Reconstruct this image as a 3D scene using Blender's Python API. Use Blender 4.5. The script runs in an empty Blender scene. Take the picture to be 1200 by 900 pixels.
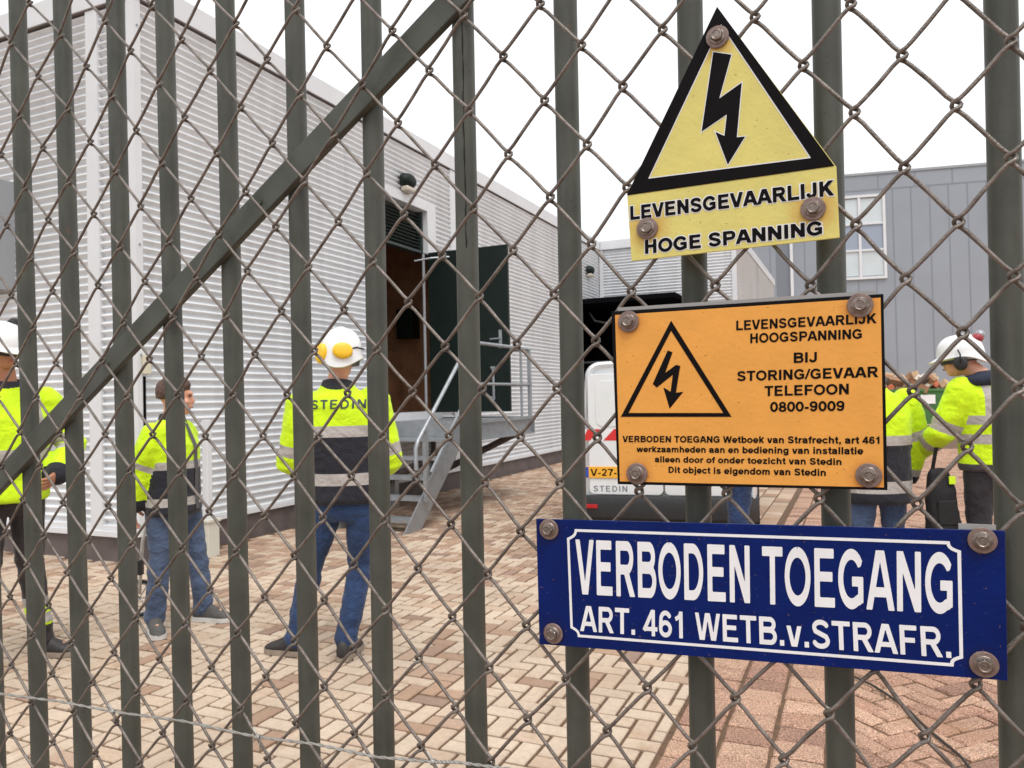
import bpy, bmesh, math, random
import numpy as np
from mathutils import Vector, Matrix, noise
from mathutils.bvhtree import BVHTree
random.seed(7); rng = np.random.default_rng(7)
C = bpy.context.scene.collection
scene = bpy.context.scene
R_ = math.radians

# ------------------------------------------------------------------ camera
EYE = 1.45
cam = bpy.data.cameras.new('camera')
cam.sensor_width = 36.0; cam.lens = 27.0
cam.clip_start = 0.02; cam.clip_end = 2000
cam.dof.use_dof = True; cam.dof.focus_distance = 0.80; cam.dof.aperture_fstop = 26.0
camo = bpy.data.objects.new('camera', cam); C.objects.link(camo)
roll, pitch = R_(1.25), R_(1.02)
camo.matrix_world = Matrix.Translation((0, 0, EYE)) @ Matrix.Rotation(R_(90) + pitch, 4, 'X') @ Matrix.Rotation(-roll, 4, 'Z')
scene.camera = camo

# ------------------------------------------------------------------ overcast daylight
SUN_EL, SUN_AZ = R_(62), R_(165)          # azimuth clockwise from +Y
world = bpy.data.worlds.new('World'); scene.world = world; world.use_nodes = True
nt = world.node_tree; nt.nodes.clear()
sky = nt.nodes.new('ShaderNodeTexSky'); sky.sky_type = 'NISHITA'; sky.sun_disc = False
sky.sun_elevation = SUN_EL; sky.sun_rotation = SUN_AZ; sky.dust_density = 6.0; sky.air_density = 1.0
hsv = nt.nodes.new('ShaderNodeHueSaturation'); hsv.inputs['Saturation'].default_value = 0.12
tc = nt.nodes.new('ShaderNodeTexCoord')
nz = nt.nodes.new('ShaderNodeTexNoise'); nz.inputs['Scale'].default_value = 2.2; nz.inputs['Detail'].default_value = 5
rmp = nt.nodes.new('ShaderNodeValToRGB')
rmp.color_ramp.elements[0].position = 0.3; rmp.color_ramp.elements[0].color = (8.6, 8.9, 9.3, 1)
rmp.color_ramp.elements[1].position = 0.7; rmp.color_ramp.elements[1].color = (11.0, 11.0, 11.0, 1)
mx = nt.nodes.new('ShaderNodeMix'); mx.data_type = 'RGBA'; mx.inputs[0].default_value = 0.86
bg = nt.nodes.new('ShaderNodeBackground'); bg.inputs['Strength'].default_value = 0.11
wo = nt.nodes.new('ShaderNodeOutputWorld')
L = nt.links
L.new(sky.outputs[0], hsv.inputs['Color']); L.new(tc.outputs['Generated'], nz.inputs['Vector'])
L.new(nz.outputs['Fac'], rmp.inputs[0])
L.new(hsv.outputs[0], mx.inputs[6]); L.new(rmp.outputs[0], mx.inputs[7]); L.new(mx.outputs[2], bg.inputs['Color'])
L.new(bg.outputs[0], wo.inputs[0])
sl = bpy.data.lights.new('sun', 'SUN'); sl.energy = 1.5; sl.angle = R_(28); sl.color = (1.0, 0.97, 0.93)
so = bpy.data.objects.new('sun', sl); C.objects.link(so)
so.rotation_euler = (R_(90) - SUN_EL, 0, R_(180) - SUN_AZ + R_(0))
sd = Vector((math.sin(SUN_AZ) * math.cos(SUN_EL), math.cos(SUN_AZ) * math.cos(SUN_EL), math.sin(SUN_EL)))
so.rotation_euler = sd.to_track_quat('Z', 'Y').to_euler()
scene.view_settings.view_transform = 'Standard'; scene.view_settings.look = 'None'
scene.view_settings.exposure = 0.26; scene.view_settings.gamma = 1.0
scene.view_settings.use_curve_mapping = False
scene.cycles.use_denoising = True
scene.cycles.max_bounces = 6; scene.cycles.diffuse_bounces = 3

# ------------------------------------------------------------------ helpers
def srgb(*c):
    return tuple(((v / 255 + 0.055) / 1.055) ** 2.4 if v > 10 else v / 255 / 12.92 for v in c)

def mat(name, col, rough=0.6, metal=0.0, var=0.0, vscale=8.0, bump=0.0, bscale=60.0, col2=None, spec=0.5, coat=0.0, detail=4.0):
    m = bpy.data.materials.new(name); m.use_nodes = True
    n = m.node_tree.nodes; l = m.node_tree.links; p = n['Principled BSDF']
    p.inputs['Base Color'].default_value = (*col[:3], 1); p.inputs['Roughness'].default_value = rough
    p.inputs['Metallic'].default_value = metal; p.inputs['Specular IOR Level'].default_value = spec
    p.inputs['Coat Weight'].default_value = coat
    if var > 0 or col2 is not None or bump > 0:
        t = n.new('ShaderNodeTexCoord')
    if var > 0 or col2 is not None:
        z = n.new('ShaderNodeTexNoise'); z.inputs['Scale'].default_value = vscale; z.inputs['Detail'].default_value = detail
        z.inputs['Roughness'].default_value = 0.62
        l.new(t.outputs['Object'], z.inputs['Vector'])
        r = n.new('ShaderNodeValToRGB'); e = r.color_ramp.elements
        c2 = col2 if col2 is not None else tuple(v * (1 - var) for v in col[:3])
        c1 = col[:3] if col2 is not None else tuple(min(1, v * (1 + var)) for v in col[:3])
        e[0].position = 0.32; e[0].color = (*c2, 1); e[1].position = 0.68; e[1].color = (*c1, 1)
        l.new(z.outputs['Fac'], r.inputs[0]); l.new(r.outputs[0], p.inputs['Base Color'])
    if bump > 0:
        z2 = n.new('ShaderNodeTexNoise'); z2.inputs['Scale'].default_value = bscale; z2.inputs['Detail'].default_value = 3
        l.new(t.outputs['Object'], z2.inputs['Vector'])
        b = n.new('ShaderNodeBump'); b.inputs['Strength'].default_value = bump; b.inputs['Distance'].default_value = 0.01
        l.new(z2.outputs['Fac'], b.inputs['Height']); l.new(b.outputs[0], p.inputs['Normal'])
    return m

class MB:
    """collects vertices and faces of one mesh"""
    def __init__(s): s.v = []; s.f = []; s.mi = []
    def add(s, vs, fs, mi=0):
        o = len(s.v); s.v += [tuple(x) for x in vs]; s.f += [tuple(i + o for i in f) for f in fs]; s.mi += [mi] * len(fs)
    def box(s, x0, x1, y0, y1, z0, z1, M=None, mi=0):
        vs = [Vector((x, y, z)) for z in (z0, z1) for y in (y0, y1) for x in (x0, x1)]
        if M is not None: vs = [M @ v for v in vs]
        s.add(vs, [(0, 2, 3, 1), (4, 5, 7, 6), (0, 1, 5, 4), (2, 6, 7, 3), (0, 4, 6, 2), (1, 3, 7, 5)], mi)
    def tube(s, pts, r, n=10, caps=True, mi=0, closed=False):
        pts = [Vector(p) for p in pts]; N = len(pts); o = len(s.v)
        rr = r if isinstance(r, (list, tuple)) else [r] * N
        prev = None
        for k in range(N):
            a = pts[(k - 1) % N] if (closed or k > 0) else pts[k]; b = pts[(k + 1) % N] if (closed or k < N - 1) else pts[k]
            t = (b - a).normalized()
            if prev is None:
                u = t.orthogonal().normalized()
            else:
                u = (prev - t * prev.dot(t))
                u = u.normalized() if u.length > 1e-6 else t.orthogonal().normalized()
            prev = u; w = t.cross(u)
            for q in range(n):
                an = 2 * math.pi * q / n
                s.v.append(tuple(pts[k] + (u * math.cos(an) + w * math.sin(an)) * rr[k]))
        for k in range(N if closed else N - 1):
            k2 = (k + 1) % N
            for q in range(n):
                s.f.append((o + k * n + q, o + k * n + (q + 1) % n, o + k2 * n + (q + 1) % n, o + k2 * n + q)); s.mi.append(mi)
        if caps and not closed:
            s.f.append(tuple(o + q for q in reversed(range(n)))); s.f.append(tuple(o + (N - 1) * n + q for q in range(n))); s.mi += [mi, mi]
    def rings(s, rings, caps=True, mi=0, closed=False):
        o = len(s.v); n = len(rings[0]); N = len(rings)
        for r in rings: s.v += [tuple(p) for p in r]
        for k in range(N - (0 if closed else 1)):
            k2 = (k + 1) % N
            for q in range(n):
                s.f.append((o + k * n + q, o + k * n + (q + 1) % n, o + k2 * n + (q + 1) % n, o + k2 * n + q)); s.mi.append(mi)
        if caps and not closed:
            s.f.append(tuple(o + q for q in reversed(range(n)))); s.f.append(tuple(o + (N - 1) * n + q for q in range(n))); s.mi += [mi, mi]
    def prism(s, poly, z0, z1, M=None, mi=0):
        """poly: 2-D outline (counter-clockwise), extruded from z0 to z1"""
        n = len(poly)
        vs = [Vector((x, y, z0)) for x, y in poly] + [Vector((x, y, z1)) for x, y in poly]
        if M is not None: vs = [M @ v for v in vs]
        s.add(vs, [tuple(reversed(range(n))), tuple(range(n, 2 * n))] + [(i, (i + 1) % n, n + (i + 1) % n, n + i) for i in range(n)], mi)
    def build(s, name, m, parent=None, smooth=False, bevel=0.0, seg=2, angle=35):
        me = bpy.data.meshes.new(name); me.from_pydata(s.v, [], s.f)
        ms = m if isinstance(m, (list, tuple)) else [m]
        for x in ms: me.materials.append(x)
        if len(ms) > 1: me.polygons.foreach_set('material_index', s.mi)
        bm = bmesh.new(); bm.from_mesh(me); bmesh.ops.recalc_face_normals(bm, faces=bm.faces); bm.to_mesh(me); bm.free()
        if smooth:
            me.shade_smooth()
            if smooth == 'auto': me.set_sharp_from_angle(angle=R_(angle))
        o = bpy.data.objects.new(name, me); C.objects.link(o)
        if parent is not None: o.parent = parent
        if bevel > 0:
            b = o.modifiers.new('bevel', 'BEVEL'); b.width = bevel; b.segments = seg; b.limit_method = 'ANGLE'; b.angle_limit = R_(40)
        return o

def tag(o, label=None, cat=None, group=None, kind=None):
    if label: o['label'] = label
    if cat: o['category'] = cat
    if group: o['group'] = group
    if kind: o['kind'] = kind
    return o

def empty(name, M=None, label=None, cat=None, group=None):
    o = bpy.data.objects.new(name, None); C.objects.link(o); o.empty_display_size = 0.1
    if M is not None: o.matrix_world = M
    return tag(o, label, cat, group)

def copy_tree(o, parent=None):
    c = o.copy(); C.objects.link(c)
    if parent is not None: c.parent = parent
    for ch in list(o.children): copy_tree(ch, c)
    return c

def frame(origin, x, y, z):
    return Matrix(((x[0], y[0], z[0], origin[0]), (x[1], y[1], z[1], origin[1]), (x[2], y[2], z[2], origin[2]), (0, 0, 0, 1)))

# ------------------------------------------------------------------ lettering: bold sans glyphs from strokes
def arc(cx, cy, rx, ry, a0, a1, n=14):
    return [(cx + rx * math.cos(R_(a0 + (a1 - a0) * k / n)), cy + ry * math.sin(R_(a0 + (a1 - a0) * k / n))) for k in range(n + 1)]
S_, T_ = 0.100, 0.083      # half stem, half crossbar
def ring(cx, cy, rx, ry): return arc(cx, cy, rx, ry, 90, 450, 32)
X = 0.73                  # x-height
GL = {}
def g(ch, adv, *strokes, y0=0.0, y1=1.0, x0=-9, x1=9): GL[ch] = (adv, strokes, y0, y1, x0, x1)
g('A', .98, ([(.03, -.2), (.49, 1.12)], S_), ([(.95, -.2), (.49, 1.12)], S_), ([(.22, .30), (.76, .30)], T_))
g('B', .98, ([(.20, 0), (.20, 1)], S_), ([(.2, .917)] + arc(.60, .735, .20, .182, 90, -90) + [(.2, .553)], T_ + .006), ([(.2, .52)] + arc(.62, .30, .225, .217, 90, -90) + [(.2, .083)], T_ + .006))
g('C', 1.0, (arc(.53, .5, .385, .418, 38, 322, 30), .092), y0=-.02, y1=1.02)
g('D', 1.0, ([(.20, 0), (.20, 1)], S_), ([(.2, .915), (.46, .915)] + arc(.46, .5, .37, .415, 90, -90, 20) + [(.2, .085)], .088))
g('E', .93, ([(.20, 0), (.20, 1)], S_), ([(.2, .915), (.82, .915)], T_), ([(.2, .52), (.77, .52)], T_), ([(.2, .083), (.85, .083)], T_))
g('F', .86, ([(.20, 0), (.20, 1)], S_), ([(.2, .915), (.80, .915)], T_), ([(.2, .50), (.72, .50)], T_))
g('G', 1.06, (arc(.53, .5, .39, .418, 36, 300, 30) + [(.86, .17)], .092), ([(.86, .10), (.86, .53)], .092), ([(.55, .46), (.952, .46)], T_), y0=-.02, y1=1.02)
g('H', 1.0, ([(.2, 0), (.2, 1)], S_), ([(.80, 0), (.80, 1)], S_), ([(.2, .53), (.8, .53)], T_ + .005))
g('I', .40, ([(.20, 0), (.20, 1)], S_))
g('J', .78, ([(.58, 1)] + [(.58, .32)] + arc(.345, .32, .235, .24, 0, -165), .095), y0=-.02)
g('K', 1.0, ([(.2, 0), (.2, 1)], S_), ([(.14, .25), (.95, 1.14)], S_), ([(.42, .66), (.96, -.14)], S_), x0=.1)
g('L', .86, ([(.20, 0), (.20, 1)], S_), ([(.2, .083), (.82, .083)], T_))
g('M', 1.16, ([(.2, 0), (.2, 1)], S_), ([(.96, 0), (.96, 1)], S_), ([(.2, 1.1), (.58, -.02)], .09), ([(.96, 1.1), (.58, -.02)], .09))
g('N', 1.0, ([(.19, 0), (.19, 1)], S_), ([(.81, 0), (.81, 1)], S_), ([(.14, 1.08), (.86, -.08)], S_), x0=.09, x1=.91)
g('O', 1.08, (ring(.54, .5, .40, .418), .092), y0=-.02, y1=1.02)
g('P', .93, ([(.20, 0), (.20, 1)], S_), ([(.2, .915)] + arc(.58, .685, .225, .23, 90, -90) + [(.2, .455)], T_ + .005))
g('R', 1.0, ([(.20, 0), (.20, 1)], S_), ([(.2, .915)] + arc(.60, .70, .215, .215, 90, -90) + [(.2, .485)], T_ + .005), ([(.52, .52), (.92, -.12)], S_))
g('S', .93, (arc(.46, .735, .29, .185, 15, 180, 14)[:-1] + [(.175, .70), (.22, .60), (.46, .51), (.70, .42), (.765, .30)] + arc(.46, .27, .305, .19, 0, -168, 16), .088), y0=-.02, y1=1.02)
g('T', .86, ([(.43, 0), (.43, 1)], S_), ([(.03, .915), (.83, .915)], T_))
g('V', .92, ([(.06, 1.2), (.46, -.12)], S_), ([(.86, 1.2), (.46, -.12)], S_))
g('W', 1.32, ([(.07, 1.2), (.37, -.14)], .09), ([(.66, 1.14), (.37, -.14)], .09), ([(.66, 1.14), (.95, -.14)], .09), ([(1.25, 1.2), (.95, -.14)], .09))
g('0', .78, (ring(.39, .5, .27, .418), .092), y0=-.02, y1=1.02)
g('1', .78, ([(.44, 0), (.44, 1)], .095), ([(.47, 1.0), (.36, .80), (.15, .70)], .08))
g('2', .78, (arc(.38, .70, .25, .215, 165, -30) + [(.50, .42), (.17, .10)], .09), ([(.08, .088), (.70, .088)], .088))
g('4', .78, ([(.53, 0), (.53, 1)], .09), ([(.02, .27), (.75, .27)], .08), ([(.02, .20), (.55, 1.05)], .088), y1=1)
g('6', .78, (ring(.40, .315, .255, .235), .088), ([(.145, .32), (.16, .60)] + arc(.41, .66, .245, .255, 160, 25), .088), y0=-.02, y1=1.02)
g('7', .78, ([(.06, .912), (.72, .912)], .088), ([(.68, .90), (.42, .50), (.33, -.02)], .095))
g('8', .78, (ring(.39, .72, .22, .20), .085), (ring(.39, .275, .265, .21), .088), y0=-.02, y1=1.02)
g('9', .78, (ring(.38, .685, .255, .235), .088), ([(.635, .68), (.62, .40)] + arc(.37, .34, .245, .255, -20, -155), .088), y0=-.02, y1=1.02)
g('.', .38, ([(.19, 0), (.19, .2)], .1))
g(',', .38, ([(.19, 0), (.19, .2)], .1), ([(.25, .05), (.13, -.2)], .05), y0=-.2)
g('-', .46, ([(.06, .35), (.40, .35)], .09))
g('/', .39, ([(-.02, -.1), (.41, 1.1)], .07))
g(' ', .38)
for ch, a in (('b', 0), ('d', 0), ('o', 0)): pass
RX, RY = .235, X / 2 - .073
g('o', .85, (ring(.425, X / 2, .30, X / 2 - .078), .09), y0=-.02)
g('a', .80, (arc(.36, .50, .255, .165, 165, 0) + [(.615, .12), (.66, 0)], .086), ([(.60, .44), (.32, .37)] + arc(.30, .215, .19, .135, 100, 270) + [(.46, .09), (.60, .22)], .08), y0=-.02)
g('b', .85, ([(.18, 0), (.18, 1)], .094), (ring(.46, X / 2, .27, X / 2 - .078), .088), y0=-.02)
g('d', .85, ([(.67, 0), (.67, 1)], .094), (ring(.39, X / 2, .27, X / 2 - .078), .088), y0=-.02)
g('c', .78, (arc(.42, X / 2, .30, X / 2 - .078, 40, 320, 24), .088), y0=-.02)
g('e', .80, (arc(.40, X / 2, .29, X / 2 - .078, 0, 320, 26), .085), ([(.12, X / 2 - .02), (.77, X / 2 - .02)], .062), y0=-.02)
g('f', .48, ([(.24, 0), (.24, .78)] + arc(.41, .78, .17, .14, 180, 95), .092), ([(.02, .65), (.46, .65)], .075))
g('g', .85, (ring(.40, X / 2 + .01, .27, X / 2 - .09), .086), ([(.67, X), (.67, -.02)] + arc(.41, -.04, .26, .15, 0, -160), .088), y0=-.29)
g('h', .85, ([(.18, 0), (.18, 1)], .094), ([(.18, .40)] + arc(.425, .44, .235, .21, 180, 0) + [(.66, 0)], .092))
g('i', .39, ([(.195, 0), (.195, X)], .095), ([(.195, .83), (.195, 1)], .095))
g('j', .39, ([(.21, X), (.21, -.08)] + arc(.05, -.10, .16, .12, 0, -80), .092), ([(.21, .83), (.21, 1)], .095), y0=-.29)
g('k', .78, ([(.18, 0), (.18, 1)], .094), ([(.15, .22), (.68, .86)], .09), ([(.34, .50), (.72, -.12)], .095), y1=1.0)
GL['k'] = (.78, GL['k'][1], 0, 1.0, -9, 9)
g('l', .39, ([(.195, 0), (.195, 1)], .095))
g('m', 1.25, ([(.18, 0), (.18, X)], .094), ([(.18, .40)] + arc(.40, .44, .21, .21, 180, 0) + [(.61, 0)], .09), ([(.61, .40)] + arc(.83, .44, .22, .21, 180, 0) + [(1.05, 0)], .09))
g('n', .85, ([(.18, 0), (.18, X)], .094), ([(.18, .40)] + arc(.425, .44, .235, .21, 180, 0) + [(.66, 0)], .092))
g('r', .55, ([(.18, 0), (.18, X)], .094), ([(.18, .38)] + arc(.46, .40, .27, .245, 170, 82), .088))
g('s', .78, (arc(.39, .53, .23, .125, 20, 190, 12) + [(.28, .40), (.39, .365), (.52, .33)] + arc(.385, .20, .25, .127, 30, -165, 14), .08), y0=-.02)
g('t', .48, ([(.24, .95), (.24, .20)] + arc(.38, .20, .14, .12, 180, 275), .092), ([(.02, .65), (.45, .65)], .075), y0=-.02)
g('u', .85, ([(.67, 0), (.67, X)], .094), ([(.18, X), (.18, .30)] + arc(.425, .29, .245, .21, 180, 360), .092), y0=-.02)
g('v', .76, ([(.07, X + .2), (.38, -.12)], .095), ([(.69, X + .2), (.38, -.12)], .095), y1=X)
g('w', 1.12, ([(.07, X + .2), (.32, -.14)], .085), ([(.56, X + .12), (.32, -.14)], .085), ([(.56, X + .12), (.80, -.14)], .085), ([(1.05, X + .2), (.80, -.14)], .085), y1=X)
g('z', .72, ([(.06, X - .08), (.66, X - .08)], .08), ([(.06, .08), (.68, .08)], .08), ([(.16, .06), (.58, X - .06)], .09), y0=0, y1=X)

_gc = {}
def glyph(ch, step, grow):
    """filled faces of one letter: signed distance to its strokes on a grid, cut by marching squares"""
    k = (ch, step, grow)
    if k in _gc: return _gc[k]
    adv, strokes, y0, y1, xa, xb = GL[ch]
    if not strokes:
        _gc[k] = (adv, [], []); return _gc[k]
    pad = 0.12 + grow
    xs = np.arange(-pad, adv + pad + step, step); ys = np.arange(y0 - pad, y1 + pad + step, step)
    PX, PY = np.meshgrid(xs, ys)
    D = np.full(PX.shape, 9.0)
    for pts, w in strokes:
        n = len(pts)
        for q in range(n - 1):
            ax, ay = pts[q]; bx, by = pts[q + 1]; ln = math.hypot(bx - ax, by - ay)
            if ln < 1e-6: continue
            ux, uy = (bx - ax) / ln, (by - ay) / ln
            t = (PX - ax) * ux + (PY - ay) * uy; s = np.abs((PX - ax) * uy - (PY - ay) * ux)
            D = np.minimum(D, np.maximum(s - w, np.maximum(-t, t - ln)))
            if q > 0: D = np.minimum(D, np.hypot(PX - ax, PY - ay) - w)
    D = np.maximum(D, np.maximum(np.maximum(y0 - PY, PY - y1), np.maximum(xa - PX, PX - xb))) - grow
    D = np.where(np.abs(D) < 1e-5, 1e-5, D)
    ins = D < 0; V = []; Fc = []; cache = {}
    def corner(i, j):
        kk = (i, j)
        if kk not in cache: cache[kk] = len(V); V.append((xs[j], ys[i]))
        return cache[kk]
    def cut(i, j, i2, j2):
        kk = (i, j, i2, j2) if (i, j) < (i2, j2) else (i2, j2, i, j)
        if kk not in cache:
            a, b = D[i, j], D[i2, j2]; t = a / (a - b)
            cache[kk] = len(V); V.append((xs[j] + (xs[j2] - xs[j]) * t, ys[i] + (ys[i2] - ys[i]) * t))
        return cache[kk]
    ni, nj = D.shape
    for i in range(ni - 1):
        j = 0
        while j < nj - 1:
            c = [(i, j), (i, j + 1), (i + 1, j + 1), (i + 1, j)]
            s = [ins[a] for a in c]
            if all(s):
                j2 = j
                while j2 + 1 < nj - 1 and ins[i, j2 + 2] and ins[i + 1, j2 + 2]: j2 += 1
                Fc.append((corner(i, j), corner(i, j2 + 1), corner(i + 1, j2 + 1), corner(i + 1, j))); j = j2 + 1; continue
            if any(s):
                poly = []
                for q in range(4):
                    a, b = c[q], c[(q + 1) % 4]
                    if ins[a]: poly.append(corner(*a))
                    if ins[a] != ins[b]: poly.append(cut(*a, *b))
                if len(poly) >= 3: Fc.append(tuple(poly))
            j += 1
    _gc[k] = (adv, V, Fc); return _gc[k]

def text_faces(txt, step=0.03, grow=0.0, track=0.0):
    V = []; Fc = []; x = 0.0
    for ch in txt:
        adv, v, f = glyph(ch, step, grow); o = len(V)
        V += [(a + x, b) for a, b in v]; Fc += [tuple(i + o for i in q) for q in f]; x += adv + track
    l = GL[txt[0]]; base = [p for p in V]
    x0 = min(p[0] for p in base) + grow; x1 = max(p[0] for p in base) - grow
    return V, Fc, x0, x1

def text_quad(mb, txt, quad, z, step=0.03, grow=0.0, track=0.0, M=None, mi=0):
    """letters between baseline-left, baseline-right, cap-right, cap-left"""
    V, Fc, x0, x1 = text_faces(txt, step, grow, track)
    a, b, c, d = [Vector((p[0], p[1], 0)) for p in quad]; out = []
    for x, y in V:
        s = (x - x0) / (x1 - x0)
        p = (a.lerp(b, s)).lerp(d.lerp(c, s), y); p.z = z
        out.append(M @ p if M is not None else p)
    mb.add(out, Fc, mi)

def seam_poly(pts, w):
    """closed line of width w along an outline: two loops"""
    return offset_loop(pts, w / 2), offset_loop(pts, -w / 2)
def offset_loop(pts, d):
    n = len(pts); out = []
    for k in range(n):
        p0, p1, p2 = Vector(pts[k - 1]), Vector(pts[k]), Vector(pts[(k + 1) % n])
        e1 = (p1 - p0).normalized(); e2 = (p2 - p1).normalized()
        n1 = Vector((-e1.y, e1.x)); n2 = Vector((-e2.y, e2.x)); m = (n1 + n2)
        if m.length < 1e-6: m = n1
        m.normalize(); out.append(p1 + m * d / max(0.35, m.dot(n1)))
    return out
def loop_band(mb, A, B, z, mi=0):
    n = len(A); mb.add([(p[0], p[1], z) for p in A] + [(p[0], p[1], z) for p in B], [(i, (i + 1) % n, n + (i + 1) % n, n + i) for i in range(n)], mi)
def flat_poly(mb, pts, z, mi=0):
    from mathutils.geometry import tessellate_polygon
    vs = [Vector((p[0], p[1], z)) for p in pts]
    mb.add(vs, [tuple(t) for t in tessellate_polygon([vs])], mi)

FE=[0.899235088745796,-0.4374657188493062,0.0]
BARS=[[-0.8705,-0.8412],[-0.7605,-0.7362],[-0.6399,-0.627],[-0.5365,-0.5197],[-0.4205,-0.4094],[-0.2999,-0.2947],[-0.1803,-0.1813],[-0.0524,-0.0544],[0.0737,0.069],[0.2071,0.1991],[0.333,0.3244],[0.4698,0.46]]
BARB=[[-1.0,1.002],[-0.8639,1.0126],[-0.7206,1.0227],[-0.6042,1.0263],[-0.4675,1.0357],[-0.3371,1.0371],[-0.2471,1.0446],[-0.1608,1.0454],[-0.0835,1.0541],[-0.0543,1.0595],[0.0122,1.064],[0.1059,1.0718]]
SIGN_ORANGE={"plate":[[0.13177,1.53245],[0.37222,1.53081],[0.37079,1.36523],[0.13392,1.36327]],"inner":[[0.13564,1.52863],[0.36992,1.52772],[0.36811,1.36758],[0.13645,1.36617]],"tri":[[0.19088,1.51966],[0.13903,1.42902],[0.24438,1.42811]],"tri_in":[[0.19064,1.51004],[0.14693,1.43271],[0.2371,1.43172]],"arrow":[[0.18692,1.49165],[0.1915,1.48961],[0.18405,1.47041],[0.19441,1.47759],[0.19851,1.47652],[0.19374,1.45136],[0.20085,1.45211],[0.18735,1.43639],[0.18183,1.45668],[0.18869,1.45239],[0.19118,1.46834],[0.1755,1.45661],[0.17159,1.46018]],"text":[["LEVENSGEVAARLIJK",[0.25076,1.50701],[0.3662,1.50645],[0.36643,1.51465],[0.25099,1.51562]],["HOOGSPANNING",[0.2628,1.49469],[0.35449,1.49396],[0.35471,1.502],[0.26303,1.50323]],["BIJ",[0.29947,1.47528],[0.31821,1.47538],[0.31845,1.48404],[0.29971,1.48425]],["STORING/GEVAAR",[0.25061,1.46066],[0.36625,1.46077],[0.36649,1.46956],[0.25085,1.46947]],["TELEFOON",[0.27391,1.44652],[0.34299,1.44676],[0.34324,1.45568],[0.27415,1.45541]],["0800-9009",[0.27831,1.43236],[0.33917,1.43248],[0.3394,1.44101],[0.27854,1.44101]],["VERBODEN TOEGANG Wetboek van Strafrecht, art 461",[0.14037,1.40456],[0.36563,1.40439],[0.36579,1.41031],[0.14052,1.41043]],["werkzaamheden aan en bediening van installatie",[0.15419,1.39508],[0.35292,1.39526],[0.35309,1.40122],[0.15434,1.40067]],["alleen door of onder toezicht van Stedin",[0.1718,1.38559],[0.33561,1.38589],[0.33576,1.3915],[0.17194,1.39113]],["Dit object is eigendom van Stedin",[0.18486,1.37575],[0.32279,1.37621],[0.32295,1.38208],[0.18501,1.38147]]],"bolts":[[0.14949,1.52122],[0.35406,1.5222],[0.15428,1.37418],[0.35673,1.37751]]}
SIGN_BLUE={"plate":[[0.04577,1.32534],[0.45382,1.33599],[0.45219,1.21746],[0.04646,1.19757]],"frame":[[0.08949,1.31601],[0.41397,1.32405],[0.42163,1.31729],[0.42075,1.23224],[0.41394,1.22517],[0.09006,1.21127],[0.0825,1.2189],[0.08101,1.30699]],"text":[["VERBODEN TOEGANG",[0.08836,1.25262],[0.4157,1.26643],[0.41677,1.31592],[0.08881,1.30704]],["ART. 461 WETB.v.STRAFR.",[0.09155,1.21627],[0.4138,1.23067],[0.41327,1.25512],[0.09218,1.24154]]],"bolts":[[0.06074,1.3157],[0.06284,1.21071],[0.43793,1.3276],[0.43633,1.2288]]}
SIGN_YELLOW={"tri":[[0.24127,1.80722],[0.15043,1.64414],[0.33721,1.6445]],"tri_in":[[0.24444,1.79014],[0.17219,1.65734],[0.31844,1.65439]],"plate":[[0.15087,1.64334],[0.33852,1.64362],[0.33957,1.58197],[0.15355,1.57981]],"arrow":[[0.23674,1.76589],[0.25297,1.75996],[0.24102,1.72179],[0.26147,1.7325],[0.25576,1.68325],[0.26315,1.68273],[0.24712,1.65933],[0.23679,1.69145],[0.24478,1.68639],[0.24744,1.70582],[0.22405,1.69383]],"text":[["LEVENSGEVAARLIJK",[0.1541,1.62003],[0.33587,1.61951],[0.33575,1.63207],[0.15404,1.63276]],["HOGE SPANNING",[0.16775,1.58574],[0.32538,1.58628],[0.32538,1.59788],[0.16788,1.59833]]],"bolts":[[0.24099,1.77858],[0.17041,1.60941],[0.31897,1.60939]]}
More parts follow.
